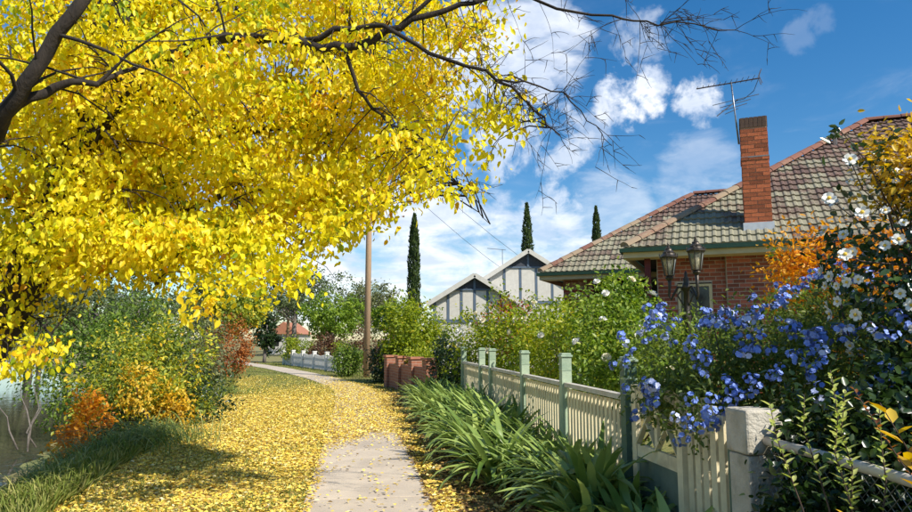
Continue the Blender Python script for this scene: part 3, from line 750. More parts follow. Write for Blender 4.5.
m_ = MB(); m_.obox(fp((ga + gb) / 2, .004, .39), (FN, FD, Z), (.008, (gb - ga) / 2 - .085, .218)); m_.build('panel', 'gate_panel', gate)
# short run of loose pickets between gate and pillar
sf = thing('picket_fence', 'short run of uneven cream pickets between the gate and white pillar', 'fence', tuple(fp(4.6)))
for k in range(6):
    y = 4.30 + k * .105; m_ = MB(); h = 1.12 + random.uniform(-.06, .05)
    m_.obox(fp(y, 0, h / 2), (FN, FD, Z), (.01, .036, h / 2)); m_.build('picket', 'cream_paint', sf)
for z in (.3, .9): m_ = MB(); m_.bar(fp(4.24, .035, z), fp(4.88, .035, z), .04, .07); m_.build('rail', 'cream_paint', sf)
m_ = MB(); m_.obox(fp(4.245, .0, .52), (FN, FD, Z), (.04, .035, .52)); m_.build('post', 'post_green_shaded', sf)
# rendered pillar
pl = thing('white_pillar', 'square white rendered masonry pillar with chipped top block', 'pillar', tuple(fp(4.05)))
m_ = MB(); m_.obox(fp(4.05, 0, .45), (FN, FD, Z), (.105, .105, .45)); m_.build('shaft', 'white_render', pl, bevel=.012)
m_ = MB(); m_.obox(fp(4.05, 0, 1.03), (FN, FD, Z), (.115, .115, .125)); m_.build('top_block', 'white_render', pl, bevel=.015)
m_ = MB(); m_.add([fp(4.05, -.05, .905) - FD * .117, fp(4.05, .06, .905) - FD * .117, fp(4.05, .03, .84) - FD * .108, fp(4.05, -.02, .82) - FD * .108,
                   fp(4.05, -.05, .905) - FD * .12, fp(4.05, .06, .905) - FD * .10], [(0, 3, 2, 1), (0, 4, 3), (1, 2, 5), (4, 5, 2, 3)]); m_.build('corbel', 'white_render', pl)
# chain link fence
cf = thing('chain_link_fence', 'low chain link fence with thick white pipe top rail under ivy', 'fence', tuple(fp(3)))
m_ = MB(); m_.tube([fp(3.93, 0, .985), fp(3.4, 0, .98), fp(2.8, 0, .965), fp(2.2, 0, .95), fp(1.2, 0, .95)], .026, 10); m_.build('top_rail', 'pipe_white', cf, True)
for y in (2.45, 1.25): m_ = MB(); m_.tube([fp(y, .03, -.02), fp(y, .03, .95)], .022, 8); m_.build('post', 'pipe_white', cf, True)
m_ = MB(); cell = .058; y0, y1, z0, z1 = 1.3, 3.92, .08, .945
for sg in (1, -1):
    k = -int((z1 - z0) / cell) - 1
    while y0 + k * cell < y1:
        a, b = y0 + k * cell, y0 + k * cell + (z1 - z0)
        pa, pb = max(a, y0), min(b, y1)
        if pb > pa + .02:
            za, zb = (z0 + pa - a, z0 + pb - a) if sg > 0 else (z1 - (pa - a), z1 - (pb - a))
            m_.tube([fp(pa, .002 * sg, za), fp(pb, .002 * sg, zb)], .0022, 4, False)
        k += 1
mo = m_.build('wire_mesh', 'wire_metal', cf); mo['kind'] = 'stuff'

# ------------------------------------------------------------------ lamp post with two lanterns
LP = Vector((3.29, 9.7, gz(3.29, 9.7))); KL = .80
lamp = thing('lamp_post', 'bronze garden lamp post with two ornate glass lanterns', 'lamp post', tuple(LP))
m_ = MB(); m_.lathe(LP, [(.13, 0), (.13, .08), (.09, .14), (.075, .6), (.085, .63), (.05, .70), (.045, 1.5), (.055, 1.52), (.055, 1.55), (.042, 1.57), (.04, 1.92), (.055, 1.93), (.06, 1.96), (.05, 2.0), (.035, 2.03), (.045, 2.07), (.02, 2.11), (.026, 2.14), (.008, 2.19)], 12)
m_.build('post', 'metal_bronze', lamp, True)
for sg, ldx in ((-1, Vector((-.21, .08, 2.08))), (1, Vector((.10, -.17, 2.14)))):
    c = LP + ldx; a0 = LP + Z * 1.86; hd = Vector((ldx.x, ldx.y, 0)).normalized(); rr = Vector((ldx.x, ldx.y, 0)).length
    m_ = MB(); pts = [a0 + hd * (rr * q) + Z * zz_ for q, zz_ in ((0, 0), (.25, .09), (.5, .10), (.75, .0), (.95, -.08), (1.05, -.02), (1.0, .12), (1.0, c.z - a0.z))]
    m_.tube(pts, [.022, .02, .018, .018, .02, .018, .022, .03], 7); m_.tube([a0 - Z * .2, a0 - Z * .14 + hd * .06, a0 - Z * .02 + hd * .12, a0 + Z * .04 + hd * .08], .012, 6); m_.build('arm', 'metal_bronze', lamp, True)
    m_ = MB(); m_.lathe(c, [(.035 * KL, -.03 * KL), (.06 * KL, -.01 * KL), (.075 * KL, .02 * KL), (.06 * KL, .045 * KL), (.085 * KL, .06 * KL)], 12)
    m_.lathe(c + Z * .375 * KL, [(r_ * KL, z_ * KL) for r_, z_ in [(.15, 0), (.165, .015), (.165, .035), (.12, .06), (.10, .09), (.105, .11), (.07, .14), (.06, .165), (.065, .175), (.03, .20), (.03, .225), (.012, .24), (.018, .26), (.004, .30)]], 12)
    for k in range(6):
        an = k * math.pi / 3
        m_.tube([c + KL * Vector((.08 * math.cos(an), .08 * math.sin(an), .055)), c + KL * Vector((.137 * math.cos(an), .137 * math.sin(an), .378))], .009, 5)
        m_.tube([c + KL * Vector((.155 * math.cos(an), .155 * math.sin(an), .41)), c + KL * Vector((.165 * math.cos(an), .165 * math.sin(an), .45)), c + KL * Vector((.15 * math.cos(an), .15 * math.sin(an), .46))], .009, 5)
    lan = m_.build('lantern', 'metal_bronze', lamp)
    for k in range(6):
        a1, a2 = k * math.pi / 3 + .05, (k + 1) * math.pi / 3 - .05; q = MB()
        q.add([c + KL * Vector((r_ * math.cos(a), r_ * math.sin(a), z)) for r_, a, z in ((.076, a1, .06), (.076, a2, .06), (.131, a2, .374), (.131, a1, .374))], [(0, 1, 2, 3)]); q.build('pane', 'lantern_glass', lan)
    q = MB(); q.lathe(c + Z * .06, [(.014, 0), (.018, .055), (.036, .09), (.04, .12), (.028, .16), (.008, .18)], 10); q.build('bulb', 'bulb', lan, True)

# ------------------------------------------------------------------ strappy plants along the fence
def strap(Lf, wd, e0, e1, n=7):
    pts = []; x = z = 0
    for k in range(n + 1):
        pts.append((x, z)); e = e0 + (e1 - e0) * (k / n) ** 1.2; x += Lf / n * math.cos(e); z += Lf / n * math.sin(e)
    vs_ = []; fs = []
    for k, (x, z) in enumerate(pts):
        t_ = k / n; w_ = wd * min(1, .5 + t_ * 1.6) * (1 - max(0, (t_ - .55) / .45) ** 2.0 * .93)
        vs_ += [(x, -w_ / 2, z + w_ * .14), (x, 0, z), (x, w_ / 2, z + w_ * .14)]
    for k in range(n): fs += [(3 * k, 3 * k + 1, 3 * k + 4, 3 * k + 3), (3 * k + 1, 3 * k + 2, 3 * k + 5, 3 * k + 4)]
    return np.array(vs_), np.array(fs)
def agamat(name, c1, c2):
    m, t, p = new_mat(name)
    oi = t.nodes.new('ShaderNodeObjectInfo'); ge = t.nodes.new('ShaderNodeNewGeometry')
    f = mth(t, 'ADD', mth(t, 'MULTIPLY', oi.outputs['Random'], .6), mth(t, 'MULTIPLY', noise(t, ge.outputs['Position'], 4, 3), .5))
    c = mixc(t, sstep(t, f, .1, .95), c1, c2)
    t.links.new(c, p.inputs['Base Color']); p.inputs['Roughness'].default_value = .32; p.inputs['Specular IOR Level'].default_value = .5
    tr = t.nodes.new('ShaderNodeBsdfTranslucent'); mx = t.nodes.new('ShaderNodeMixShader'); mx.inputs[0].default_value = .3
    t.links.new(c, tr.inputs['Color']); t.links.new(p.outputs[0], mx.inputs[1]); t.links.new(tr.outputs[0], mx.inputs[2])
    t.links.new(mx.outputs[0], t.nodes['Material Output'].inputs['Surface'])
agamat('agapanthus_leaf', (.09, .18, .025), (.42, .52, .13))
variants = [strap(random.uniform(.55, .82), random.uniform(.062, .084), R(random.uniform(46, 88)), R(random.uniform(-75, 35))) for _ in range(14)]
vmesh = [npmesh('strap_leaf', v, f, 'agapanthus_leaf', smooth=True) for v, f in variants]
k = 0; y = 4.25; spots = []
while y < 17.6:
    spots.append((fence_x(y) - .34 + random.uniform(-.10, .06), y)); y += random.uniform(.62, .84)
spots += [(fence_x(yy) - .80 + random.uniform(-.08, .08), yy) for yy in (7.5, 8.9, 10.2, 11.7, 13.0, 14.6, 16.0)]
spots += [(1.02, 5.4)] + [(fence_x(yy) - .17, yy) for yy in (5.6, 6.3, 7.1, 8.0, 8.8, 9.5, 10.5, 11.4, 12.4, 13.5)]
for (x, y) in spots:
    root = thing('agapanthus', 'agapanthus clump of arching glossy strap leaves in front of the picket fence', 'plant', (x, y, 0), 'agapanthus row along the fence')
    near = y < 9.8; nl = 96 if near else 96; vs_, fs_, nn = [], [], 0
    sc0 = random.uniform(1.05, 1.4) if y > 5.6 else random.uniform(.85, .95)
    for q in range(nl):
        az = random.uniform(0, 2 * math.pi); vi = random.randrange(14)
        if random.random() < .2: az = math.pi + random.gauss(0, 1.1)   # the plants lean out to the light of the path
        sc = sc0 * random.uniform(.75, 1.1); r_ = random.uniform(.0, .13)
        M = Matrix.Translation((x + r_ * math.cos(az), y + r_ * math.sin(az), -.01)) @ Matrix.Rotation(az, 4, 'Z') @ Matrix.Rotation(random.uniform(-.18, .18), 4, 'X') @ Matrix.Rotation(random.uniform(-.15, .15), 4, 'Y') @ Matrix.Diagonal((sc, 1.0, sc, 1))
        if near: link('strap_leaf', vmesh[vi], root, M=M)
        else:
            Mn = np.array(M); v = variants[vi][0]; vs_.append(v @ Mn[:3, :3].T + Mn[:3, 3] - np.array((x, y, 0))); fs_.append(variants[vi][1] + nn); nn += len(v)
    if not near:
        link('leaves', npmesh('leaves', np.concatenate(vs_), np.concatenate(fs_), 'agapanthus_leaf', smooth=True), root, M=Matrix.Translation((x, y, 0)))['kind'] = 'stuff'

# ------------------------------------------------------------------ flowers
def petal_ring(mb, n, r, w, lift, z0=0, ph=0, cup=.4):
    for k in range(n):
        a = ph + 2 * math.pi * k / n; c, s = math.cos(a), math.sin(a)
        def q(l, t_): return (l * c - t_ * s, l * s + t_ * c, z0 + lift * (l / r) ** (1 + cup) * r)
        i0 = len(mb.v); mb.v += [q(.05 * r, 0), q(.55 * r, -w / 2), q(.95 * r, -w * .32), q(r, 0), q(.95 * r, w * .32), q(.55 * r, w / 2)]
        mb.f += [(i0, i0 + 1, i0 + 2, i0 + 3), (i0, i0 + 3, i0 + 4, i0 + 5)]
mb = MB(); petal_ring(mb, 6, .07, .07, .25); petal_ring(mb, 5, .058, .06, .7, .004, .5); petal_ring(mb, 4, .04, .05, 1.3, .008, .2); petal_ring(mb, 3, .024, .035, 2.2, .01, .9)
rose_me = mb.mesh('rose', 'petal_white', True); rose_cr = mb.mesh('rose', 'petal_cream', True)
mb = MB(); petal_ring(mb, 6, .052, .042, .22, 0, 0); petal_ring(mb, 4, .046, .036, .5, .004, .4); cam_me = mb.mesh('flower', 'petal_white', True)
mb = MB(); mb.lathe((0, 0, .006), [(.004, 0), (.013, .006), (.014, .014), (.006, .018)], 8); sta_me = mb.mesh('stamens', 'stamen', True)
def flower_ball(mat):
    mb = MB(); random.seed(3)
    for k in range(12):
        d = Vector((random.gauss(0, 1), random.gauss(0, 1), abs(random.gauss(0, 1)) + .25)).normalized(); c = d * random.uniform(.018, .046)
        q = d.to_track_quat('Z', 'X').to_matrix(); one = MB(); petal_ring(one, 5, .0165, .015, .15, 0, random.random() * 6)
        mb.add([c + q @ Vector(v) for v in one.v], one.f)
    return mb.mesh('flower_cluster', mat)
blue_me = flower_ball('petal_blue'); pale_me = flower_ball('petal_pale'); random.seed(11)
def put_flower(me, name, parent, P, d, sc):
    d = (Vector(d) + Vector((0, -.25, .25))).normalized(); q = d.to_track_quat('Z', 'Y').to_matrix().to_4x4()
    return link(name, me, parent, M=Matrix.Translation(P) @ q @ Matrix.Rotation(random.uniform(0, 6), 4, 'Z') @ Matrix.Scale(sc, 4))
def surface_spots(ells, n, margin=1.0, face=(-.35, -.9, .3), mind=.1):
    out = []; f = Vector(face).normalized(); tries = 0
    while len(out) < n and tries < n * 80:
        tries += 1; e = random.choice(ells); d = Vector((random.gauss(0, 1), random.gauss(0, 1), random.gauss(0, 1))).normalized()
        if d.dot(f) < .05: continue
        P = Vector(e[0]) + Vector([d[k] * e[1][k] * margin for k in range(3)])
        if any(sum(((P[k] - o[0][k]) / o[1][k]) ** 2 for k in range(3)) < .9 for o in ells if o is not e): continue
        if any((P - q[0]).length < mind for q in out): continue
        out.append((P, d))
    return out

def tree(name, label, x, y, h, ells, mat, L, nclump, per, r=.2, group=None, bark='grey_bark', spread=None):
    z = gz(x, y); t_ = thing(name, label, 'tree', (x, y, z), group); b = Vector((x, y, z - .1)); top = Vector((x + random.uniform(-.3, .3), y, z + h * .62))
    m_ = MB(); m_.tube(wavy(b, top, 5, .02), [r, r * .85, r * .72, r * .6, r * .45, r * .25], 8)
    P, D, N, rnd, cc, dd = blobs_foliage(ells, nclump, per, L, spread or np.mean([np.mean(e[1]) for e in ells]) * .15, .35, .45, .3)
    for k in random.sample(range(nclump), min(14, nclump)):
        s0 = b.lerp(top, random.uniform(.35, .95)); m_.tube(wavy(s0, cc[k], 4, .06), [r * .4, r * .32, r * .24, r * .15, r * .06], 5)
    m_.build('trunk', bark, t_, True)
    Ls = L * rng.uniform(.6, 1.2, len(P)); leaves('crown', mat, P, D, N, Ls, Ls * .6, t_, rnd)['kind'] = 'stuff'
    return t_
def crown(x, y, z, w_, h, n=5, d=None):
    d = d or w_; out = [((x, y, z), (w_ * .7, d * .7, h * .72))]
    for k in range(n):
        a = 2 * math.pi * k / n + random.uniform(-.4, .4)
        out.append(((x + w_ * .5 * math.cos(a), y + d * .5 * math.sin(a), z + random.uniform(-.35, .4) * h), (w_ * random.uniform(.4, .55), d * .45, h * random.uniform(.35, .5))))
    return out

# ------------------------------------------------------------------ garden shrubs
E1 = [((1.15, 15.2, 1.45), (.95, .9, .95)), ((.45, 16.0, 1.3), (.6, .7, .85)), ((1.9, 14.2, 1.45), (.8, .8, .9))]
s1, cc, dd = shrub('rose_bush', 'yellow green rose bush with cream roses beside red leaved bush', E1, 260, 34, .085, 'yellow_green_leaf', spread=.13, stems=16)
for P, d in surface_spots(E1, 24, 1.03, mind=.22): put_flower(random.choice([rose_me, rose_cr]), 'rose', s1, P, d, random.uniform(.8, 1.15))
E1b = [((1.75, 11.6, 1.2), (.75, .8, .75)), ((1.95, 12.8, 1.45), (.85, .7, .8))]
s1b, cc, dd = shrub('rose_bush', 'bright leafy rose bush with few white roses just behind the pickets', E1b, 210, 34, .075, 'yellow_green_leaf', spread=.12, stems=14)
for P, d in surface_spots(E1b, 8, 1.03, mind=.25): put_flower(rose_me, 'rose', s1b, P, d, random.uniform(.8, 1.0))
E2 = [((2.30, 10.0, 1.60), (.62, .7, .88)), ((2.62, 9.9, 1.55), (.5, .6, .7)), ((2.1, 9.3, 1.1), (.6, .6, .7)), ((2.45, 8.6, 1.15), (.5, .5, .55))]
s2, cc, dd = shrub('rose_bush', 'tall green rose bush with large white roses beside the lamp post', E2, 420, 34, .07, 'rose_leaf', spread=.105, stems=22)
for P, d in surface_spots(E2, 20, 1.03, mind=.25): put_flower(random.choice([rose_me, rose_me, rose_cr]), 'rose', s2, P, d, random.uniform(.8, 1.2))
shrub('red_bush', 'small red leaved bush between the rose bushes and the gabled house', [((1.35, 17.0, 1.75), (.6, .5, .65))], 70, 26, .10, 'red_leaf', spread=.12)
shrub('dark_climber', 'dark green bush sprawling over the end of the picket fence', [((-.15, 17.2, .85), (.42, .5, .75)), ((-.05, 18.4, .9), (.5, .5, .8))], 110, 34, .08, 'dark_leaf', spread=.11)
EH = [((4.2, 11.2, 1.15), (.9, .5, .72)), ((5.6, 10.8, 1.1), (1.0, .5, .72)), ((3.4, 10.7, 1.35), (.4, .4, .6))]
shrub('garden_hedge', 'low bright green hedge below the brick house window', EH, 200, 30, .07, 'mid_leaf', spread=.11, lumpy=.1)
EP = [((1.80, 5.25, 1.35), (.46, .62, .36)), ((2.30, 5.45, 1.33), (.6, .6, .40)), ((3.0, 5.2, 1.48), (.65, .6, .52)), ((2.25, 4.7, 1.18), (.45, .45, .38)), ((3.25, 5.7, 1.70), (.45, .45, .38)), ((2.72, 4.2, 1.28), (.5, .38, .40)), ((1.66, 4.95, 1.10), (.24, .5, .24)),
      ((2.7, 5.2, .8), (.9, .6, .6)), ((2.6, 4.4, .85), (.5, .4, .45))]
pb, cc, dd = shrub('plumbago_bush', 'plumbago bush covered in blue flower clusters spilling over the gate', EP, 640, 40, .046, 'plumbago_leaf', spread=.09, stems=26, base=(2.5, 5.3), wl=.45)
ps = surface_spots(EP[:7], 88, 1.10, face=(-.35, -.75, .6), mind=.10)
for P, d in ps:
    for q in range(random.choice((2, 3, 3, 4, 5))):
        put_flower(pale_me if random.random() < .12 else blue_me, 'flower_cluster', pb, P + Vector((random.gauss(0, .05), random.gauss(0, .05), random.gauss(0, .05))), d, random.uniform(.8, 1.3))
for q in (Vector((1.57, 4.95, .83)), Vector((1.5, 5.25, 1.08))): put_flower(blue_me, 'flower_cluster', pb, q, (-.4, -.9, .1), .9)
EC = [((2.78, 4.2, 2.0), (.42, .45, .72)), ((3.5, 4.3, 1.95), (.6, .6, .95)), ((3.2, 4.5, 1.5), (.3, .3, .4))]
cm, cc, dd = shrub('camellia_bush', 'tall dark camellia bush with many open white flowers', EC, 260, 30, .062, 'camellia_leaf', spread=.085, stems=20, base=(3.2, 4.3))
for P, d in surface_spots(EC[:2], 120, 1.05, face=(-.6, -.75, .2), mind=.06):
    fo = put_flower(cam_me, 'flower', cm, P, d, random.uniform(.45, .78)); link('stamens', sta_me, fo, M=WM(fo))
for (px, py) in ((829, 199), (845, 255), (850, 160), (862, 213)):
    P = at(px, py, 3.75); fo = put_flower(cam_me, 'flower', cm, P, (-.5, -.8, .2), .75); link('stamens', sta_me, fo, M=WM(fo))
m_ = MB()
for (px, py) in ((829, 199), (845, 255), (838, 128), (850, 160)): m_.tube(wavy(Vector((2.9, 4.2, 2.0)), at(px, py, 3.78), 4, .04), [.008, .006, .005, .004, .003], 4)
m_.build('twig', 'twig_bark', cm)
P0 = np.array([at(838 + random.gauss(0, 3), 130 + random.gauss(0, 5), 3.78)[:] for _ in range(14)])
leaves('sprig', 'camellia_leaf', P0, rdir(14), rdir(14), .05, .024, cm)
shrub('autumn_vine', 'golden orange autumn vine over the top of the camellia', [((2.72, 3.95, 2.50), (.20, .2, .20)), ((3.1, 4.1, 2.62), (.5, .3, .25))], 120, 26, .045, 'gold_leaf', 'vine', spread=.075, base=(3.4, 4.8))
shrub('orange_bush', 'bright orange autumn shrub between the brick house and plumbago', [((3.35, 6.4, 2.16), (.36, .35, .34)), ((3.75, 6.1, 2.12), (.42, .4, .46)), ((3.8, 6.1, 1.5), (.4, .4, .5)), ((3.5, 5.3, 2.05), (.28, .25, .25))], 210, 32, .05, 'orange_leaf', spread=.075, base=(3.8, 6.4))
shrub('dark_shrub', 'dark green upright shrub in front of the brick house wall', [((3.62, 7.4, 1.75), (.26, .3, .62)), ((3.9, 7.3, 1.5), (.3, .3, .6))], 120, 26, .05, 'mid_leaf', spread=.07)
shrub('ivy', 'dark ivy smothering the chain link fence below the camellia', [((1.98, 3.35, .50), (.22, .50, .50)), ((2.05, 2.5, .38), (.22, .6, .40)), ((2.25, 3.55, .98), (.35, .45, .34)), ((2.45, 2.9, .85), (.42, .7, .42)), ((2.7, 3.6, 1.1), (.5, .5, .5)), ((1.80, 3.45, .45), (.09, .4, .44)), ((1.90, 2.6, .34), (.10, .6, .32)), ((1.93, 3.95, .70), (.10, .16, .55)), ((2.0, 3.5, .95), (.12, .4, .22))] + [((1.76, 3.40, .42), (.07, .42, .42)), ((1.86, 2.65, .34), (.07, .6, .34))] * 4, 980, 34, .05, 'dark_leaf', 'climber', spread=.075, base=(2.25, 3.0), wl=.8, shell=.3)
def sprigs(name, label, spec, L, mat, cat='plant'):
    b = spec[0][0]; t_ = thing(name, label, cat, (b[0], b[1], gz(b[0], b[1]))); st = MB(); PP, DD, NN = [], [], []
    for a, e, n_, whorl in spec:
        pts = wavy(a, e, 6, .03); st.tube(pts, [.006 - .0007 * k for k in range(7)], 5)
        for k in range(n_):
            q = k / n_; q0 = q * 6; i_ = min(int(q0), 5); p_ = pts[i_].lerp(pts[i_ + 1], q0 - i_); an = k * 2.4
            if q < whorl: continue
            PP.append(p_[:]); DD.append((math.cos(an), math.sin(an), .75)); NN.append((-math.cos(an) * .5, -math.sin(an) * .5, 1))
    st.build('stem', 'twig_bark', t_, True)
    Ls = L * rng.uniform(.7, 1.2, len(PP)); leaves('foliage', mat, np.array(PP), np.array(DD), np.array(NN), Ls, Ls * .45, t_)['kind'] = 'stuff'
V3 = Vector
sprigs('leafy_shoot', 'upright pale green leafy shoots rising through the ivy', [
    (V3((1.75, 3.1, .3)), V3((1.63, 3.0, 1.42)), 90, .45), (V3((1.78, 3.12, .3)), V3((1.70, 3.02, 1.33)), 80, .5), (V3((1.72, 3.15, .3)), V3((1.56, 3.1, 1.30)), 70, .6),
    (V3((1.70, 3.3, .3)), V3((1.47, 3.25, 1.26)), 60, .6), (V3((1.8, 3.1, .3)), V3((1.80, 2.95, 1.27)), 60, .55)], .052, 'sprig_leaf')
sprigs('autumn_shoot', 'arching shoots with large yellow and small coppery leaves', [
    (V3((2.1, 2.7, .4)), V3((1.56, 2.55, 1.32)), 26, .5), (V3((2.1, 2.7, .4)), V3((1.70, 2.52, 1.28)), 26, .5), (V3((2.15, 2.7, .4)), V3((1.74, 2.55, 1.20)), 24, .5)], .095, 'gold_leaf')
sprigs('coppery_shoot', 'coppery orange twigs reaching out below the camellia', [
    (V3((2.3, 2.9, .4)), V3((1.95, 2.95, 1.55)), 60, .5), (V3((2.3, 2.9, .4)), V3((1.66, 2.9, 1.36)), 60, .55), (V3((2.3, 2.8, .4)), V3((1.92, 2.8, 1.38)), 60, .5)], .034, 'rust_leaf')
sprigs('golden_shoot', 'low golden leafed shoots trailing in front of the chain link fence', [
    (V3((1.9, 2.3, .2)), V3((1.40, 2.55, .93)), 70, .35), (V3((1.9, 2.3, .2)), V3((1.55, 2.5, .90)), 70, .35), (V3((1.95, 2.3, .2)), V3((1.72, 2.5, .95)), 70, .35)], .034, 'gold_leaf')

# ------------------------------------------------------------------ mid distance: brick fence, bushes, poles, white fence
bf = thing('brick_fence', 'low orange brick fence with square piers beside the path', 'fence', (-1.5, 20.5, 0))
fa, fb = V3((-2.15, 22.5, 0)), V3((-.72, 18.9, 0)); fd = (fb - fa).normalized(); fn = fd.cross(Z)
for k in range(4):
    c = fa.lerp(fb, k / 3); m_ = MB(); m_.obox(c + Z * .5, (fd, fn, Z), (.16, .16, .5)); po = m_.build('pier', 'brick_fence_wall', bf)
    m_ = MB(); m_.obox(c + Z * 1.03, (fd, fn, Z), (.2, .2, .03)); m_.build('pier_cap', 'terracotta_roof', po)
    if k < 3:
        a, b = c + fd * .16, fa.lerp(fb, (k + 1) / 3) - fd * .16; m_ = MB(); m_.obox((a + b) / 2 + Z * .4, (fd, fn, Z), ((b - a).length / 2, .08, .4)); m_.build('wall_panel', 'brick_fence_wall', bf)
wf_ = thing('white_fence', 'distant white slatted fence with posts along the bend of the path', 'fence', (-8.1, 37.8, 0))
wa, wb = V3((-5.45, 32.6, 0)), V3((-10.8, 43.2, 0)); wd_ = (wb - wa).normalized(); wn = wd_.cross(Z); npost = 6
for k in range(npost):
    c = wa.lerp(wb, k / (npost - 1)); m_ = MB(); m_.obox(c + Z * .45, (wd_, wn, Z), (.09, .09, .45)); m_.obox(c + Z * .93, (wd_, wn, Z), (.11, .11, .03)); m_.build('post', 'fence_white', wf_)
    if k < npost - 1:
        e = wa.lerp(wb, (k + 1) / (npost - 1)); L_ = (e - c).length; pk = MB(); n_ = 18
        for q in range(n_):
            t_ = (q + .5) / n_; h = .70 + .10 * abs(2 * t_ - 1); s0 = .1 + (L_ - .2) * t_; pk.obox(c + wd_ * s0 + Z * (h / 2 + .03), (wd_, wn, Z), (.04, .012, h / 2))
        pk.build('pickets', 'fence_white', wf_)['kind'] = 'stuff'
        m_ = MB(); m_.bar(c + wd_ * .09 + Z * .25 + wn * .03, e - wd_ * .09 + Z * .25 + wn * .03, .03, .06); m_.build('rail', 'fence_white', wf_)
        m_ = MB(); m_.bar(c + wd_ * .09 + Z * .6 + wn * .03, e - wd_ * .09 + Z * .6 + wn * .03, .03, .06); m_.build('rail', 'fence_white', wf_)
def upole(name, label, loc, h, r, arm):
    t_ = thing(name, label, 'utility pole', loc); c = V3(loc); m_ = MB(); m_.tube([c - Z * .1, c + Z * h * .5, c + Z * h], [r, r * .88, r * .75], 10); m_.build('pole', 'pole_wood', t_, True)
    m_ = MB(); m_.bar(c + Z * (h - .5) + V3((-arm, -.16, 0)), c + Z * (h - .5) + V3((arm, -.16, 0)), .1, .12); m_.build('cross_arm', 'pole_wood', t_)
    for k in (-.9, -.5, .5, .9): m_ = MB(); m_.lathe(c + Z * (h - .44) + V3((arm * k, -.16, 0)), [(.03, 0), (.05, .05), (.03, .1), (.05, .15), (.02, .2)], 8); m_.build('insulator', 'white_paint', t_)
upole('utility_pole', 'tall timber utility pole rising beside the path', (-3.68, 28.4, 0), 10.2, .14, 1.0)
upole('utility_pole', 'far timber utility pole with pale cross arm beyond the white fence', (-17.2, 70, 0), 8.6, .16, 1.3)
for k, (a, b) in enumerate((((-3.0, 28.24, 9.96), (14, 60, 4.5)), ((-4.2, 28.24, 9.96), (11, 60, 4.2)))):
    a, b = V3(a), V3(b); m_ = MB(); m_.tube([a.lerp(b, q / 10) - Z * (1.2 * (1 - (2 * q / 10 - 1) ** 2)) for q in range(11)], .012, 4); tag(m_.build('power_line', 'wire_black'), 'thin black overhead wire slung from the utility pole', 'wire', 'overhead wires')
shrub('round_bush', 'large rounded yellow green bush behind the orange brick fence', [((-1.55, 24.6, 1.75), (1.15, 1.1, 1.15)), ((-1.2, 24.2, 1.0), (1.1, 1.0, 1.0))], 260, 40, .13, 'yellow_green_leaf', spread=.2, lumpy=.1)
shrub('dark_bush', 'dark green bush between the utility pole and brick fence', [((-2.75, 25.2, .65), (.42, .5, .75)), ((-2.3, 24.4, .6), (.4, .5, .75))], 90, 34, .10, 'dark_leaf', spread=.14)
shrub('clipped_bush', 'clipped green box bush left of the utility pole', [((-4.6, 29.2, .65), (.6, .6, .62))], 80, 34, .10, 'mid_leaf', spread=.13, lumpy=.05)
shrub('brown_hedge', 'rusty brown hedge above the near end of the white fence', [((-4.3, 33.8, 1.0), (.95, .7, .85)), ((-3.0, 34, 1.1), (.7, .7, .9))], 110, 34, .12, 'brown_hedge_leaf', spread=.17)
shrub('copper_hedge', 'copper brown rounded bush behind the white fence', [((-7.4, 39.5, .9), (1.1, .8, .85))], 90, 34, .13, 'brown_hedge_leaf', spread=.17)
shrub('lime_bush', 'bright lime green bush behind the white fence', [((-9.7, 42, .95), (.8, .8, .8)), ((-6.2, 37.6, .9), (.6, .5, .6))], 90, 34, .13, 'yellow_green_leaf', spread=.17)
shrub('gold_bush', 'low yellow leafed bush above the orange brick fence', [((-1.0, 21.2, .85), (.6, .5, .42))], 60, 26, .09, 'yellow_green_leaf', spread=.12)

# trees along the bend
tree('bright_tree', 'leafy bright green tree behind the white fence', -8.4, 46, 5.6, crown(-8.2, 46, 3.2, 2.7, 2.0), 'bright_tree_leaf', .2, 170, 34, .2)
tree('pale_tree', 'pale green tree showing right of the utility pole', -4.4, 48, 4.8, crown(-4.4, 48, 2.9, 1.9, 1.6), 'bright_tree_leaf', .2, 110, 34, .16)
tree('gum_tree', 'tall grey green gum tree far beyond the bend', -15.5, 66, 11, crown(-15, 66, 6.4, 5, 3.2), 'gum_leaf', .26, 170, 30, .3)
tree('olive_tree', 'olive toned tree far behind the utility pole', -9.5, 72, 9, crown(-9.5, 72, 5.5, 4, 2.6), 'olive_leaf', .26, 140, 30, .3)
tree('dark_tree', 'small dark tree at the far end of the path', -13.4, 48, 4.2, crown(-13.4, 48, 2.0, 1.25, 1.6, 4), 'dark_leaf', .18, 90, 34, .14)
tree('corner_tree', 'broad pale leafed tree above the rust coloured shrubs', -10.3, 29.0, 5.0, crown(-9.7, 29.0, 3.1, 1.75, 1.75), 'bank_leaf', .16, 190, 34, .16)
k = 0
for (x, y, h, w_, mt) in ((2, 95, 9, 6, 'gum_leaf'), (-13, 98, 10, 6, 'olive_leaf'), (-24, 88, 10, 6, 'gum_leaf'), (-34, 92, 11, 7, 'olive_leaf'), (14, 100, 8, 7, 'olive_leaf'), (-46, 98, 12, 7, 'gum_leaf'), (28, 105, 8, 7, 'gum_leaf')):
    tree('distant_tree', 'hazy distant tree in the row on the skyline', x, y, h, crown(x, y, h * .55, w_, h * .45), mt, .4, 110, 26, .3, 'trees on the skyline')
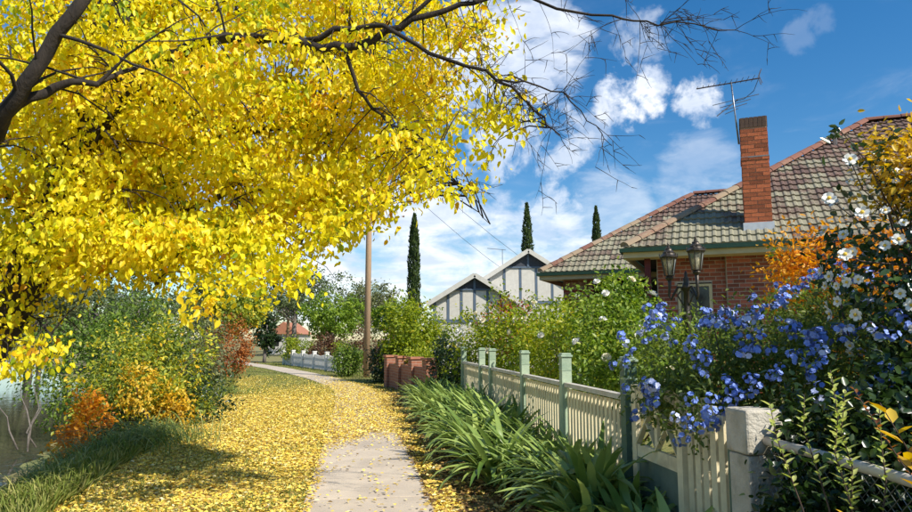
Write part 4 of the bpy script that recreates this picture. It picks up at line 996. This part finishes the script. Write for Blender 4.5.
for (x, y, h, w_, mt) in ((-33, 42, 9, 4.2, 'olive_leaf'), (-38, 52, 10, 4.5, 'gum_leaf'), (-31, 55, 8, 4, 'olive_leaf'), (-44, 45, 10, 5, 'olive_leaf'), (-30, 64, 9, 4.5, 'gum_leaf'), (-40, 66, 11, 5, 'olive_leaf'), (-26, 74, 9, 4.5, 'gum_leaf'), (-28.5, 46, 9, 3.6, 'olive_leaf'), (-33, 53, 10, 4, 'gum_leaf'), (-36, 58, 11, 4.5, 'olive_leaf'), (-27.5, 52, 8, 3.5, 'gum_leaf')):
    tree('river_tree', 'muted green tree on the far bank of the river', x, y, h, crown(x, y, gz(x, y) + h * .52, w_, h * .48), mt, .3, 130, 28, .25, 'trees on the far river bank')
sp_x = rng.uniform(-60, -18, 400); sp_y = rng.uniform(20, 95, 400); ok = np.array([-.9 < gz(a, b) < 1.1 and a < lawn_edge(b) - 16 for a, b in zip(sp_x, sp_y)]); sp_x, sp_y = sp_x[ok], sp_y[ok]
cs = np.stack([sp_x, sp_y, np.array([gz(a, b) for a, b in zip(sp_x, sp_y)]) + rng.uniform(.2, 1.4, len(sp_x))], 1); Pq = np.repeat(cs, 40, 0) + rng.normal(size=(len(cs) * 40, 3)) * np.array([.6, .6, .4])
tag(leaves('bank_scrub', 'olive_leaf', Pq, rdir(len(Pq)), rdir(len(Pq)) + np.array([0, 0, .6]), .28, .16), 'low olive scrub lining the far bank of the river', 'scrub', kind='stuff')
# pencil cypresses
def cypress(label, x, y, h, r_):
    t_ = thing('pencil_cypress', label, 'tree', (x, y, 0), 'three pencil cypresses'); m_ = MB(); m_.tube([(x, y, -.1), (x, y, h * .5), (x, y, h * .95)], [.14, .09, .02], 7); m_.build('trunk', 'bark', t_)
    n_ = 5200; q = rng.random(n_) ** .9; z = .5 + q * (h - .5); a = rng.random(n_) * 6.283
    pr_ = np.interp(q, [0, .06, .3, .7, .9, 1], [.35, .85, 1, .85, .5, .05]) * r_ * (1 + .12 * np.sin(z * 4 + a * 2) + .08 * np.sin(z * 9 + a * 5)) * (.55 + .45 * rng.random(n_) ** .4)
    P = np.stack([x + pr_ * np.cos(a), y + pr_ * np.sin(a), z], 1); D = unit(np.stack([np.cos(a) * .3, np.sin(a) * .3, np.ones(n_)], 1) + rng.normal(size=(n_, 3)) * .2)
    N = unit(np.stack([np.cos(a), np.sin(a), np.full(n_, .2)], 1) + rng.normal(size=(n_, 3)) * .4); L = .22 * rng.uniform(.6, 1.3, n_)
    leaves('crown', 'cypress_leaf', P, D, N, L, L * .35, t_)['kind'] = 'stuff'
cypress('pencil cypress rising behind the rounded yellow green bush', -2.8, 45, 9.85, .42)
cypress('pencil cypress rising behind the higher gable of the white house', 5.3, 50, 11.6, .46)
cypress('shortest pencil cypress peeping over the tiled roof', 11.5, 55, 12.35, .46)
# far house glimpsed past the white fence
fh = thing('far_house', 'small distant white house with orange tiled roof among trees', 'house', (-18.4, 74, 0))
m_ = MB(); m_.box(-20.2, -17, 74, 80, 0, 2.2); m_.build('wall', 'white_paint', fh)
m_ = MB(); m_.add([(-20.5, 73.6, 2.18), (-16.7, 73.6, 2.18), (-16.7, 80.4, 2.18), (-20.5, 80.4, 2.18), (-18.6, 73.6, 3.5), (-18.6, 80.4, 3.5)], [(0, 1, 4), (2, 3, 5), (1, 2, 5, 4), (3, 0, 4, 5), (3, 2, 1, 0)]); m_.build('roof', 'terracotta_roof', fh)
for x in (-19.9, -18.2): m_ = MB(); m_.box(x, x + .8, 73.96, 73.998, .9, 1.8); m_.build('window', 'window_dark', fh)

# ------------------------------------------------------------------ river bank
shrub('bank_shrub', 'speckled yellow and green shrub on the river bank', [((-5.9, 12.2, .75), (.85, .8, 1.0)), ((-5.3, 12.6, .35), (.7, .6, .7)), ((-6.35, 13.4, 1.0), (.75, .8, 1.0)), ((-5.6, 13.6, 1.1), (.8, .8, .9))], 230, 40, .085, 'bank_leaf', spread=.13, base=(-5.9, 12.6), stems=26, shell=.35, lumpy=.45)
shrub('orange_shrub', 'orange leafed shrub at the river edge below the speckled shrub', [((-5.95, 11.2, .12), (.34, .4, .62)), ((-5.8, 11.0, -.2), (.42, .4, .5))], 110, 26, .075, 'orange_leaf', spread=.1)
shrub('golden_shrub', 'small golden yellow shrub in front of the speckled bank shrub', [((-5.35, 11.6, .75), (.34, .32, .42)), ((-4.95, 12.2, .35), (.35, .3, .4))], 60, 26, .07, 'gold_leaf', spread=.10)
shrub('fern_bush', 'dark green low bush at the foot of the bank shrubs', [((-5.15, 11.0, -.05), (.5, .35, .35)), ((-4.75, 12.9, .25), (.4, .4, .4))], 80, 28, .06, 'dark_leaf', spread=.10)
shrub('dark_bank_shrub', 'dark green shrub deep in the bank vegetation', [((-6.4, 14.8, .4), (.9, .8, 1.1)), ((-5.5, 15.2, .1), (.7, .6, .8))], 150, 30, .085, 'dark_leaf', spread=.14)
shrub('grey_green_shrub', 'grey green feathery shrub beside the twiggy red bush', [((-8.0, 20.6, 1.0), (1.0, .8, 1.5)), ((-7.3, 19.2, .6), (.7, .7, 1.0))], 200, 30, .09, 'olive_leaf', spread=.16)
shrub('green_bank_shrub', 'broad green shrub leaning out over the river', [((-9.6, 17.8, .7), (1.3, 1.2, 1.5)), ((-8.6, 18.6, 1.4), (1.2, 1.0, 1.4))], 260, 30, .10, 'mid_leaf', spread=.18)
shrub('twiggy_bush', 'sparse twiggy brown bush with reddish leaves', [((-9.2, 25.6, 1.05), (.6, .6, 1.0))], 50, 14, .07, 'rust_leaf', spread=.16, stems=45, stem_r=.012)
shrub('rust_bush', 'rust orange shrub at the end of the bank planting', [((-9.0, 27.2, 1.15), (.85, .8, 1.1))], 120, 32, .10, 'rust_leaf', spread=.15)
def strappy(name, label, x, y, n_, Lf, mat, wd=.012, lean=(0, 0), sp=.25, cat='plant', e=(35, 80)):
    z = gz(x, y); t_ = thing(name, label, cat, (x, y, z)); vs_, fs_, nn, rr = [], [], 0, []
    for k in range(n_):
        v, f = strap(Lf * random.uniform(.6, 1.15), wd, R(random.uniform(*e)), R(random.uniform(-70, -15)), 6); az = random.uniform(0, 6.283)
        bx, by = random.gauss(0, sp), random.gauss(0, sp)
        M = np.array(Matrix.Translation((bx, by, gz(x + bx, y + by) - z)) @ Matrix.Rotation(az, 4, 'Z')); q = v @ M[:3, :3].T + M[:3, 3]
        h = np.maximum(v[:, 0], 0); q[:, 0] += lean[0] * h; q[:, 1] += lean[1] * h
        vs_.append(q); fs_.append(f + nn); nn += len(v); rr += [random.random()] * len(f)
    link('blades', npmesh('blades', np.concatenate(vs_), np.concatenate(fs_), mat, rr), t_, M=Matrix.Translation((x, y, z)))['kind'] = 'stuff'
strappy('sedge_clump', 'long bladed green sedge drooping over the edge of the leafy lawn', -4.35, 10.4, 420, .75, 'sedge_blade', .013, (-.3, -.35), .38)
strappy('sedge_clump', 'smaller sedge clump lower on the bank beside the orange shrub', -5.0, 9.5, 260, .65, 'sedge_blade', .013, (-.2, -.3), .3)
strappy('reed_tuft', 'upright green grass tuft at the water side', -4.7, 7.6, 260, .55, 'sedge_blade', .010, (0, 0), .3, e=(55, 88))
strappy('iris_tuft', 'tall thin grass tuft beside the tree trunk', -4.0, 6.5, 160, .5, 'grass_blade', .010, (0, 0), .25, e=(55, 88))
strappy('low_grass_tuft', 'dark low tuft at the far edge of the leafy lawn', -6.6, 19.8, 220, .45, 'sedge_blade', .016, (0, 0), .4)
# bleached dead branches at the water
db = thing('dead_branch', 'bleached dead branches lying at the river edge', 'branch', (-9.6, 16.0, -1))
m_ = MB()
for k in range(4):
    a = V3((-9.6 + random.uniform(-.4, .4), 15.8 + random.uniform(-.5, .5), -.9)); m_.tube(wavy(a, a + V3((random.uniform(-1.2, 1.0), random.uniform(-.6, .6), random.uniform(.7, 2.0))), 4, .1), [.022, .018, .014, .009, .005], 5)
m_.build('limb', 'grey_bark', db, True)

# ------------------------------------------------------------------ the yellow tree
yt = thing('yellow_tree', 'large spreading autumn tree with bright yellow leaves on the river bank', 'tree', (-4.75, 6.4, gz(-4.75, 6.4)))
limbs = []; trunk = MB()
def limb(pts, r0, r1, n=8, sub=4):
    P = [V3(p) for p in pts]; Q = [P[0] * 2 - P[1]] + P + [P[-1] * 2 - P[-2]]; out = []
    for k in range(1, len(Q) - 2):
        for q in range(sub):
            t_ = q / sub; a, b, c, d = Q[k - 1:k + 3]; out.append(.5 * ((2 * b) + (c - a) * t_ + (2 * a - 5 * b + 4 * c - d) * t_ ** 2 + (3 * b - a - 3 * c + d) * t_ ** 3))
    out.append(P[-1]); m_ = len(out)
    out = [p + V3((random.uniform(-1, 1), random.uniform(-1, 1), random.uniform(-1, 1))) * .025 if 0 < k < m_ - 1 else p for k, p in enumerate(out)]
    rad = [r0 + (r1 - r0) * (k / (m_ - 1)) ** .8 for k in range(m_)]
    trunk.tube(out, rad, n); limbs.extend(out); return out
limb([(-4.85, 6.4, gz(-4.85, 6.4) - .2), (-4.7, 6.4, .9), at(8, 305, 6.4), at(42, 242, 6.4), at(72, 165, 6.5), at(110, 60, 6.8), at(150, -80, 7)], .30, .10, 12)
limb([at(8, 305, 6.4), at(-30, 190, 5.8), at(5, 115, 5.2), at(48, 50, 5.1), at(95, -20, 5.1), at(140, -120, 5.4)], .085, .04)
limb([at(5, 115, 5.2), at(55, 88, 5.3), at(95, 82, 5.4), at(150, 60, 5.8)], .05, .015)
limb([at(25, 275, 6.4), at(80, 266, 6.7), at(130, 262, 7.0), at(165, 248, 7.2), at(215, 222, 7.5), at(285, 205, 7.8), at(350, 190, 8)], .085, .018)
limb([at(72, 165, 6.5), at(130, 90, 6.3), at(180, 50, 6.0), at(245, 38, 5.8), at(300, 42, 5.6), at(345, 48, 5.6), at(400, 26, 5.5), at(450, 10, 5.5), at(495, -4, 5.5)], .075, .018)
limb([at(300, 42, 5.6), at(370, 25, 5.5), at(430, 52, 5.4), at(500, 80, 5.4), at(535, 112, 5.4), at(560, 135, 5.4)], .028, .006, 6)
limb([at(500, 80, 5.4), at(550, 88, 5.4), at(590, 118, 5.4), at(612, 146, 5.4)], .010, .003, 5)
limb([at(400, 26, 5.5), at(470, -25, 5.4), at(540, 2, 5.3), at(610, 15, 5.3), at(660, 24, 5.3), at(735, 30, 5.3)], .020, .004, 6)
limb([at(110, 60, 6.8), at(200, 120, 7.0), at(250, 130, 7.1), at(310, 120, 7.2), at(380, 110, 7.2)], .06, .015)
limb([at(72, 165, 6.5), at(130, 190, 6.9), at(190, 210, 7.3), at(240, 180, 7.4), at(265, 150, 7.4)], .05, .02)
limb([at(345, 48, 5.6), at(365, 100, 5.7), at(400, 130, 5.9), at(445, 165, 6.0), at(468, 198, 6.0), at(490, 224, 6.0)], .022, .003, 6)
limb([at(110, 60, 6.8), at(60, -60, 7), at(-50, -200, 7.5)], .08, .03)
limb([at(25, 275, 6.4), at(-60, 230, 7), at(-200, 150, 7.6)], .09, .03)
main_pts = [p for p in limbs if p.z > 1.6]
for _ in range(85):
    a = random.choice([p for p in main_pts if p.x < -1.3]); d = V3((random.uniform(-.5, 1), random.gauss(0, .5), random.uniform(-.45, .7))).normalized(); L_ = random.uniform(.6, 1.5); pp = [a]
    for q in range(6):
        d = (d + V3((random.gauss(0, .16), random.gauss(0, .16), random.gauss(-.03, .16)))).normalized(); pp.append(pp[-1] + d * L_ / 6)
    r_ = random.uniform(.010, .020); trunk.tube(pp, [r_ * (1 - .14 * q) for q in range(7)], 5, False); limbs.extend(pp[1:6])
YE = [(at(90, 75, 6.8), (1.7, .95, 1.1)), (at(60, 200, 6.9), (1.2, 1.2, .7)), (at(220, 150, 7.2), (1.5, .8, .95)), (at(330, 105, 7.0), (1.1, .65, .8)), (at(350, 195, 6.5), (.38, .4, .38)),
      (at(300, 200, 6.7), (.76, .7, .5)), (at(225, 240, 6.4), (.9, .7, .33)), (at(120, 250, 6.2), (.95, .7, .33)), (at(0, 290, 6.3), (.35, .6, .45)),
      (at(410, 90, 6.6), (.65, .7, .55)), (at(400, 160, 6.6), (.34, .5, .26)), (at(160, 5, 7.4), (1.7, .8, .8)), (at(340, 10, 7.0), (1.2, .7, .55)), (at(450, 30, 6.2), (.4, .4, .3)),
      (at(50, 130, 5.9), (.75, .35, .7)), (at(150, 110, 5.9), (.9, .35, .6)), (at(215, 70, 5.6), (.6, .3, .4)), (at(60, 235, 6.0), (.6, .3, .3)),
      (at(60, -130, 7.0), (2.2, .9, 1.1)), (at(-160, 60, 7.6), (2.0, 1.4, 1.7))]
vol = np.array([e[1][0] * e[1][1] * e[1][2] for e in YE]) ** .75; vol[-6:-2] *= .33; vol[-2:] *= .2; vol /= vol.sum()
NC = 900; idx = rng.choice(len(YE), NC, p=vol); C = np.array([e[0][:] for e in YE])[idx]; Rr = np.array([e[1] for e in YE])[idx]
cl_ = C + rdir(NC) * Rr * (rng.random(NC) ** .42)[:, None]
ext = [at(px + random.gauss(0, 9), py + random.gauss(0, 9), 5.6 + random.gauss(0, .15))[:] for px, py, n_ in
       ((200, 45, 5), (250, 48, 5), (290, 35, 5), (330, 62, 4), (360, 40, 3), (70, 100, 4), (30, 70, 4), (485, 160, 3), (490, 120, 6), (505, 90, 4), (425, 182, 6), (450, 150, 5), (455, 195, 2), (515, 105, 2), (330, 235, 6), (290, 262, 8), (300, 285, 4), (250, 285, 6), (205, 292, 5), (30, 350, 4), (50, 345, 3), (8, 370, 3), (375, 215, 4), (385, 188, 4), (395, 135, 6)) for _ in range(n_)]
clump = np.concatenate([cl_, np.array(ext)]); NC = len(clump)
LB = np.array([p[:] for p in limbs]); used = np.zeros(len(LB)); per = 96
Pl, Dl, Nl, Rl = [], [], [], []
for k in range(NC):
    c = clump[k]; d2 = ((LB - c) ** 2).sum(1) + 2.5 * np.maximum(LB[:, 2] - c[2] - .3, 0) ** 2; pick = int(np.argmin(d2 + used * .12 + rng.random(len(LB)) * .25)); used[pick] += 1; a = V3(LB[pick]); e = V3(c); ln = (e - a).length
    mid = a.lerp(e, .55) + V3((random.gauss(0, .08), random.gauss(0, .08), .10 + random.gauss(0, .05))) * ln
    if ln < 1.3: trunk.tube([a, a.lerp(mid, .55) + V3((0, 0, .03)), mid, e.lerp(mid, .4) + V3((0, 0, .02)), e - V3((0, 0, .07))], [.005 + .004 * ln, .0045 + .003 * ln, .0045, .0035, .002], 4, False)
    near_ext = k >= len(cl_); n_ = per if not near_ext else 26
    # leaves hang in rows from the twig ends
    sp_ = (.07 + .06 * rng.random()) if not near_ext else .065
    q = c + rng.normal(size=(n_, 3)) * np.array([sp_ * 1.5, sp_ * 1.5, sp_ * .95])
    Pl.append(q); D = rng.normal(size=(n_, 3)) * .6 + np.array([0, 0, -.75]); Dl.append(D)
    Nl.append(rng.normal(size=(n_, 3)) * .7 + np.array([.35, -.5, .6]))
    tone = rng.random() if rng.random() < .86 else rng.choice([-.5, 1.1]); green = max(0, min(1, (2.9 - c[2]) * .35 + .1)) if rng.random() < .55 else 0
    Rl.append(np.clip(.55 + .38 * (tone - .5) + rng.normal(size=n_) * .14 - green * .5 * rng.random(n_), 0, 1))
Pl, Dl, Nl, Rl = map(np.concatenate, (Pl, Dl, Nl, Rl)); Ls = .068 * rng.uniform(.5, 1.3, len(Pl))
leaves('crown', 'yellow_leaf', Pl, Dl, Nl, Ls, Ls * .62, yt, Rl, .3, .2)['kind'] = 'stuff'
# bare twigs feathering past the last leaves
def feather(pts_list, n_, ln, depth=2):
    for _ in range(n_):
        a = random.choice(pts_list); d = V3((random.uniform(-.2, 1), random.gauss(0, .35), random.uniform(-.9, .55))).normalized(); L_ = ln * random.uniform(.4, 1.2)
        p_ = [a]; dd_ = d.copy()
        for q in range(8): dd_ = (dd_ + V3((random.gauss(0, .08), random.gauss(0, .08), random.gauss(-.03, .08)))).normalized(); p_.append(p_[-1] + dd_ * L_ / 8)
        trunk.tube(p_, [.0030 - .00024 * q for q in range(9)], 4, False)
        if depth: feather(p_[2:], 2, ln * .5, depth - 1)
tips = [p for p in main_pts if p.x > -.75 and p.z > 3.0]
feather(tips, 80, .55); feather([at(x_, y_, 5.35) for x_, y_ in ((660, 24), (640, 20), (500, 80), (535, 112), (480, 72))], 30, .5, 2)
m_ = MB(); m_.v, m_.f = trunk.v, trunk.f; m_.build('trunk', 'bark', yt, True)
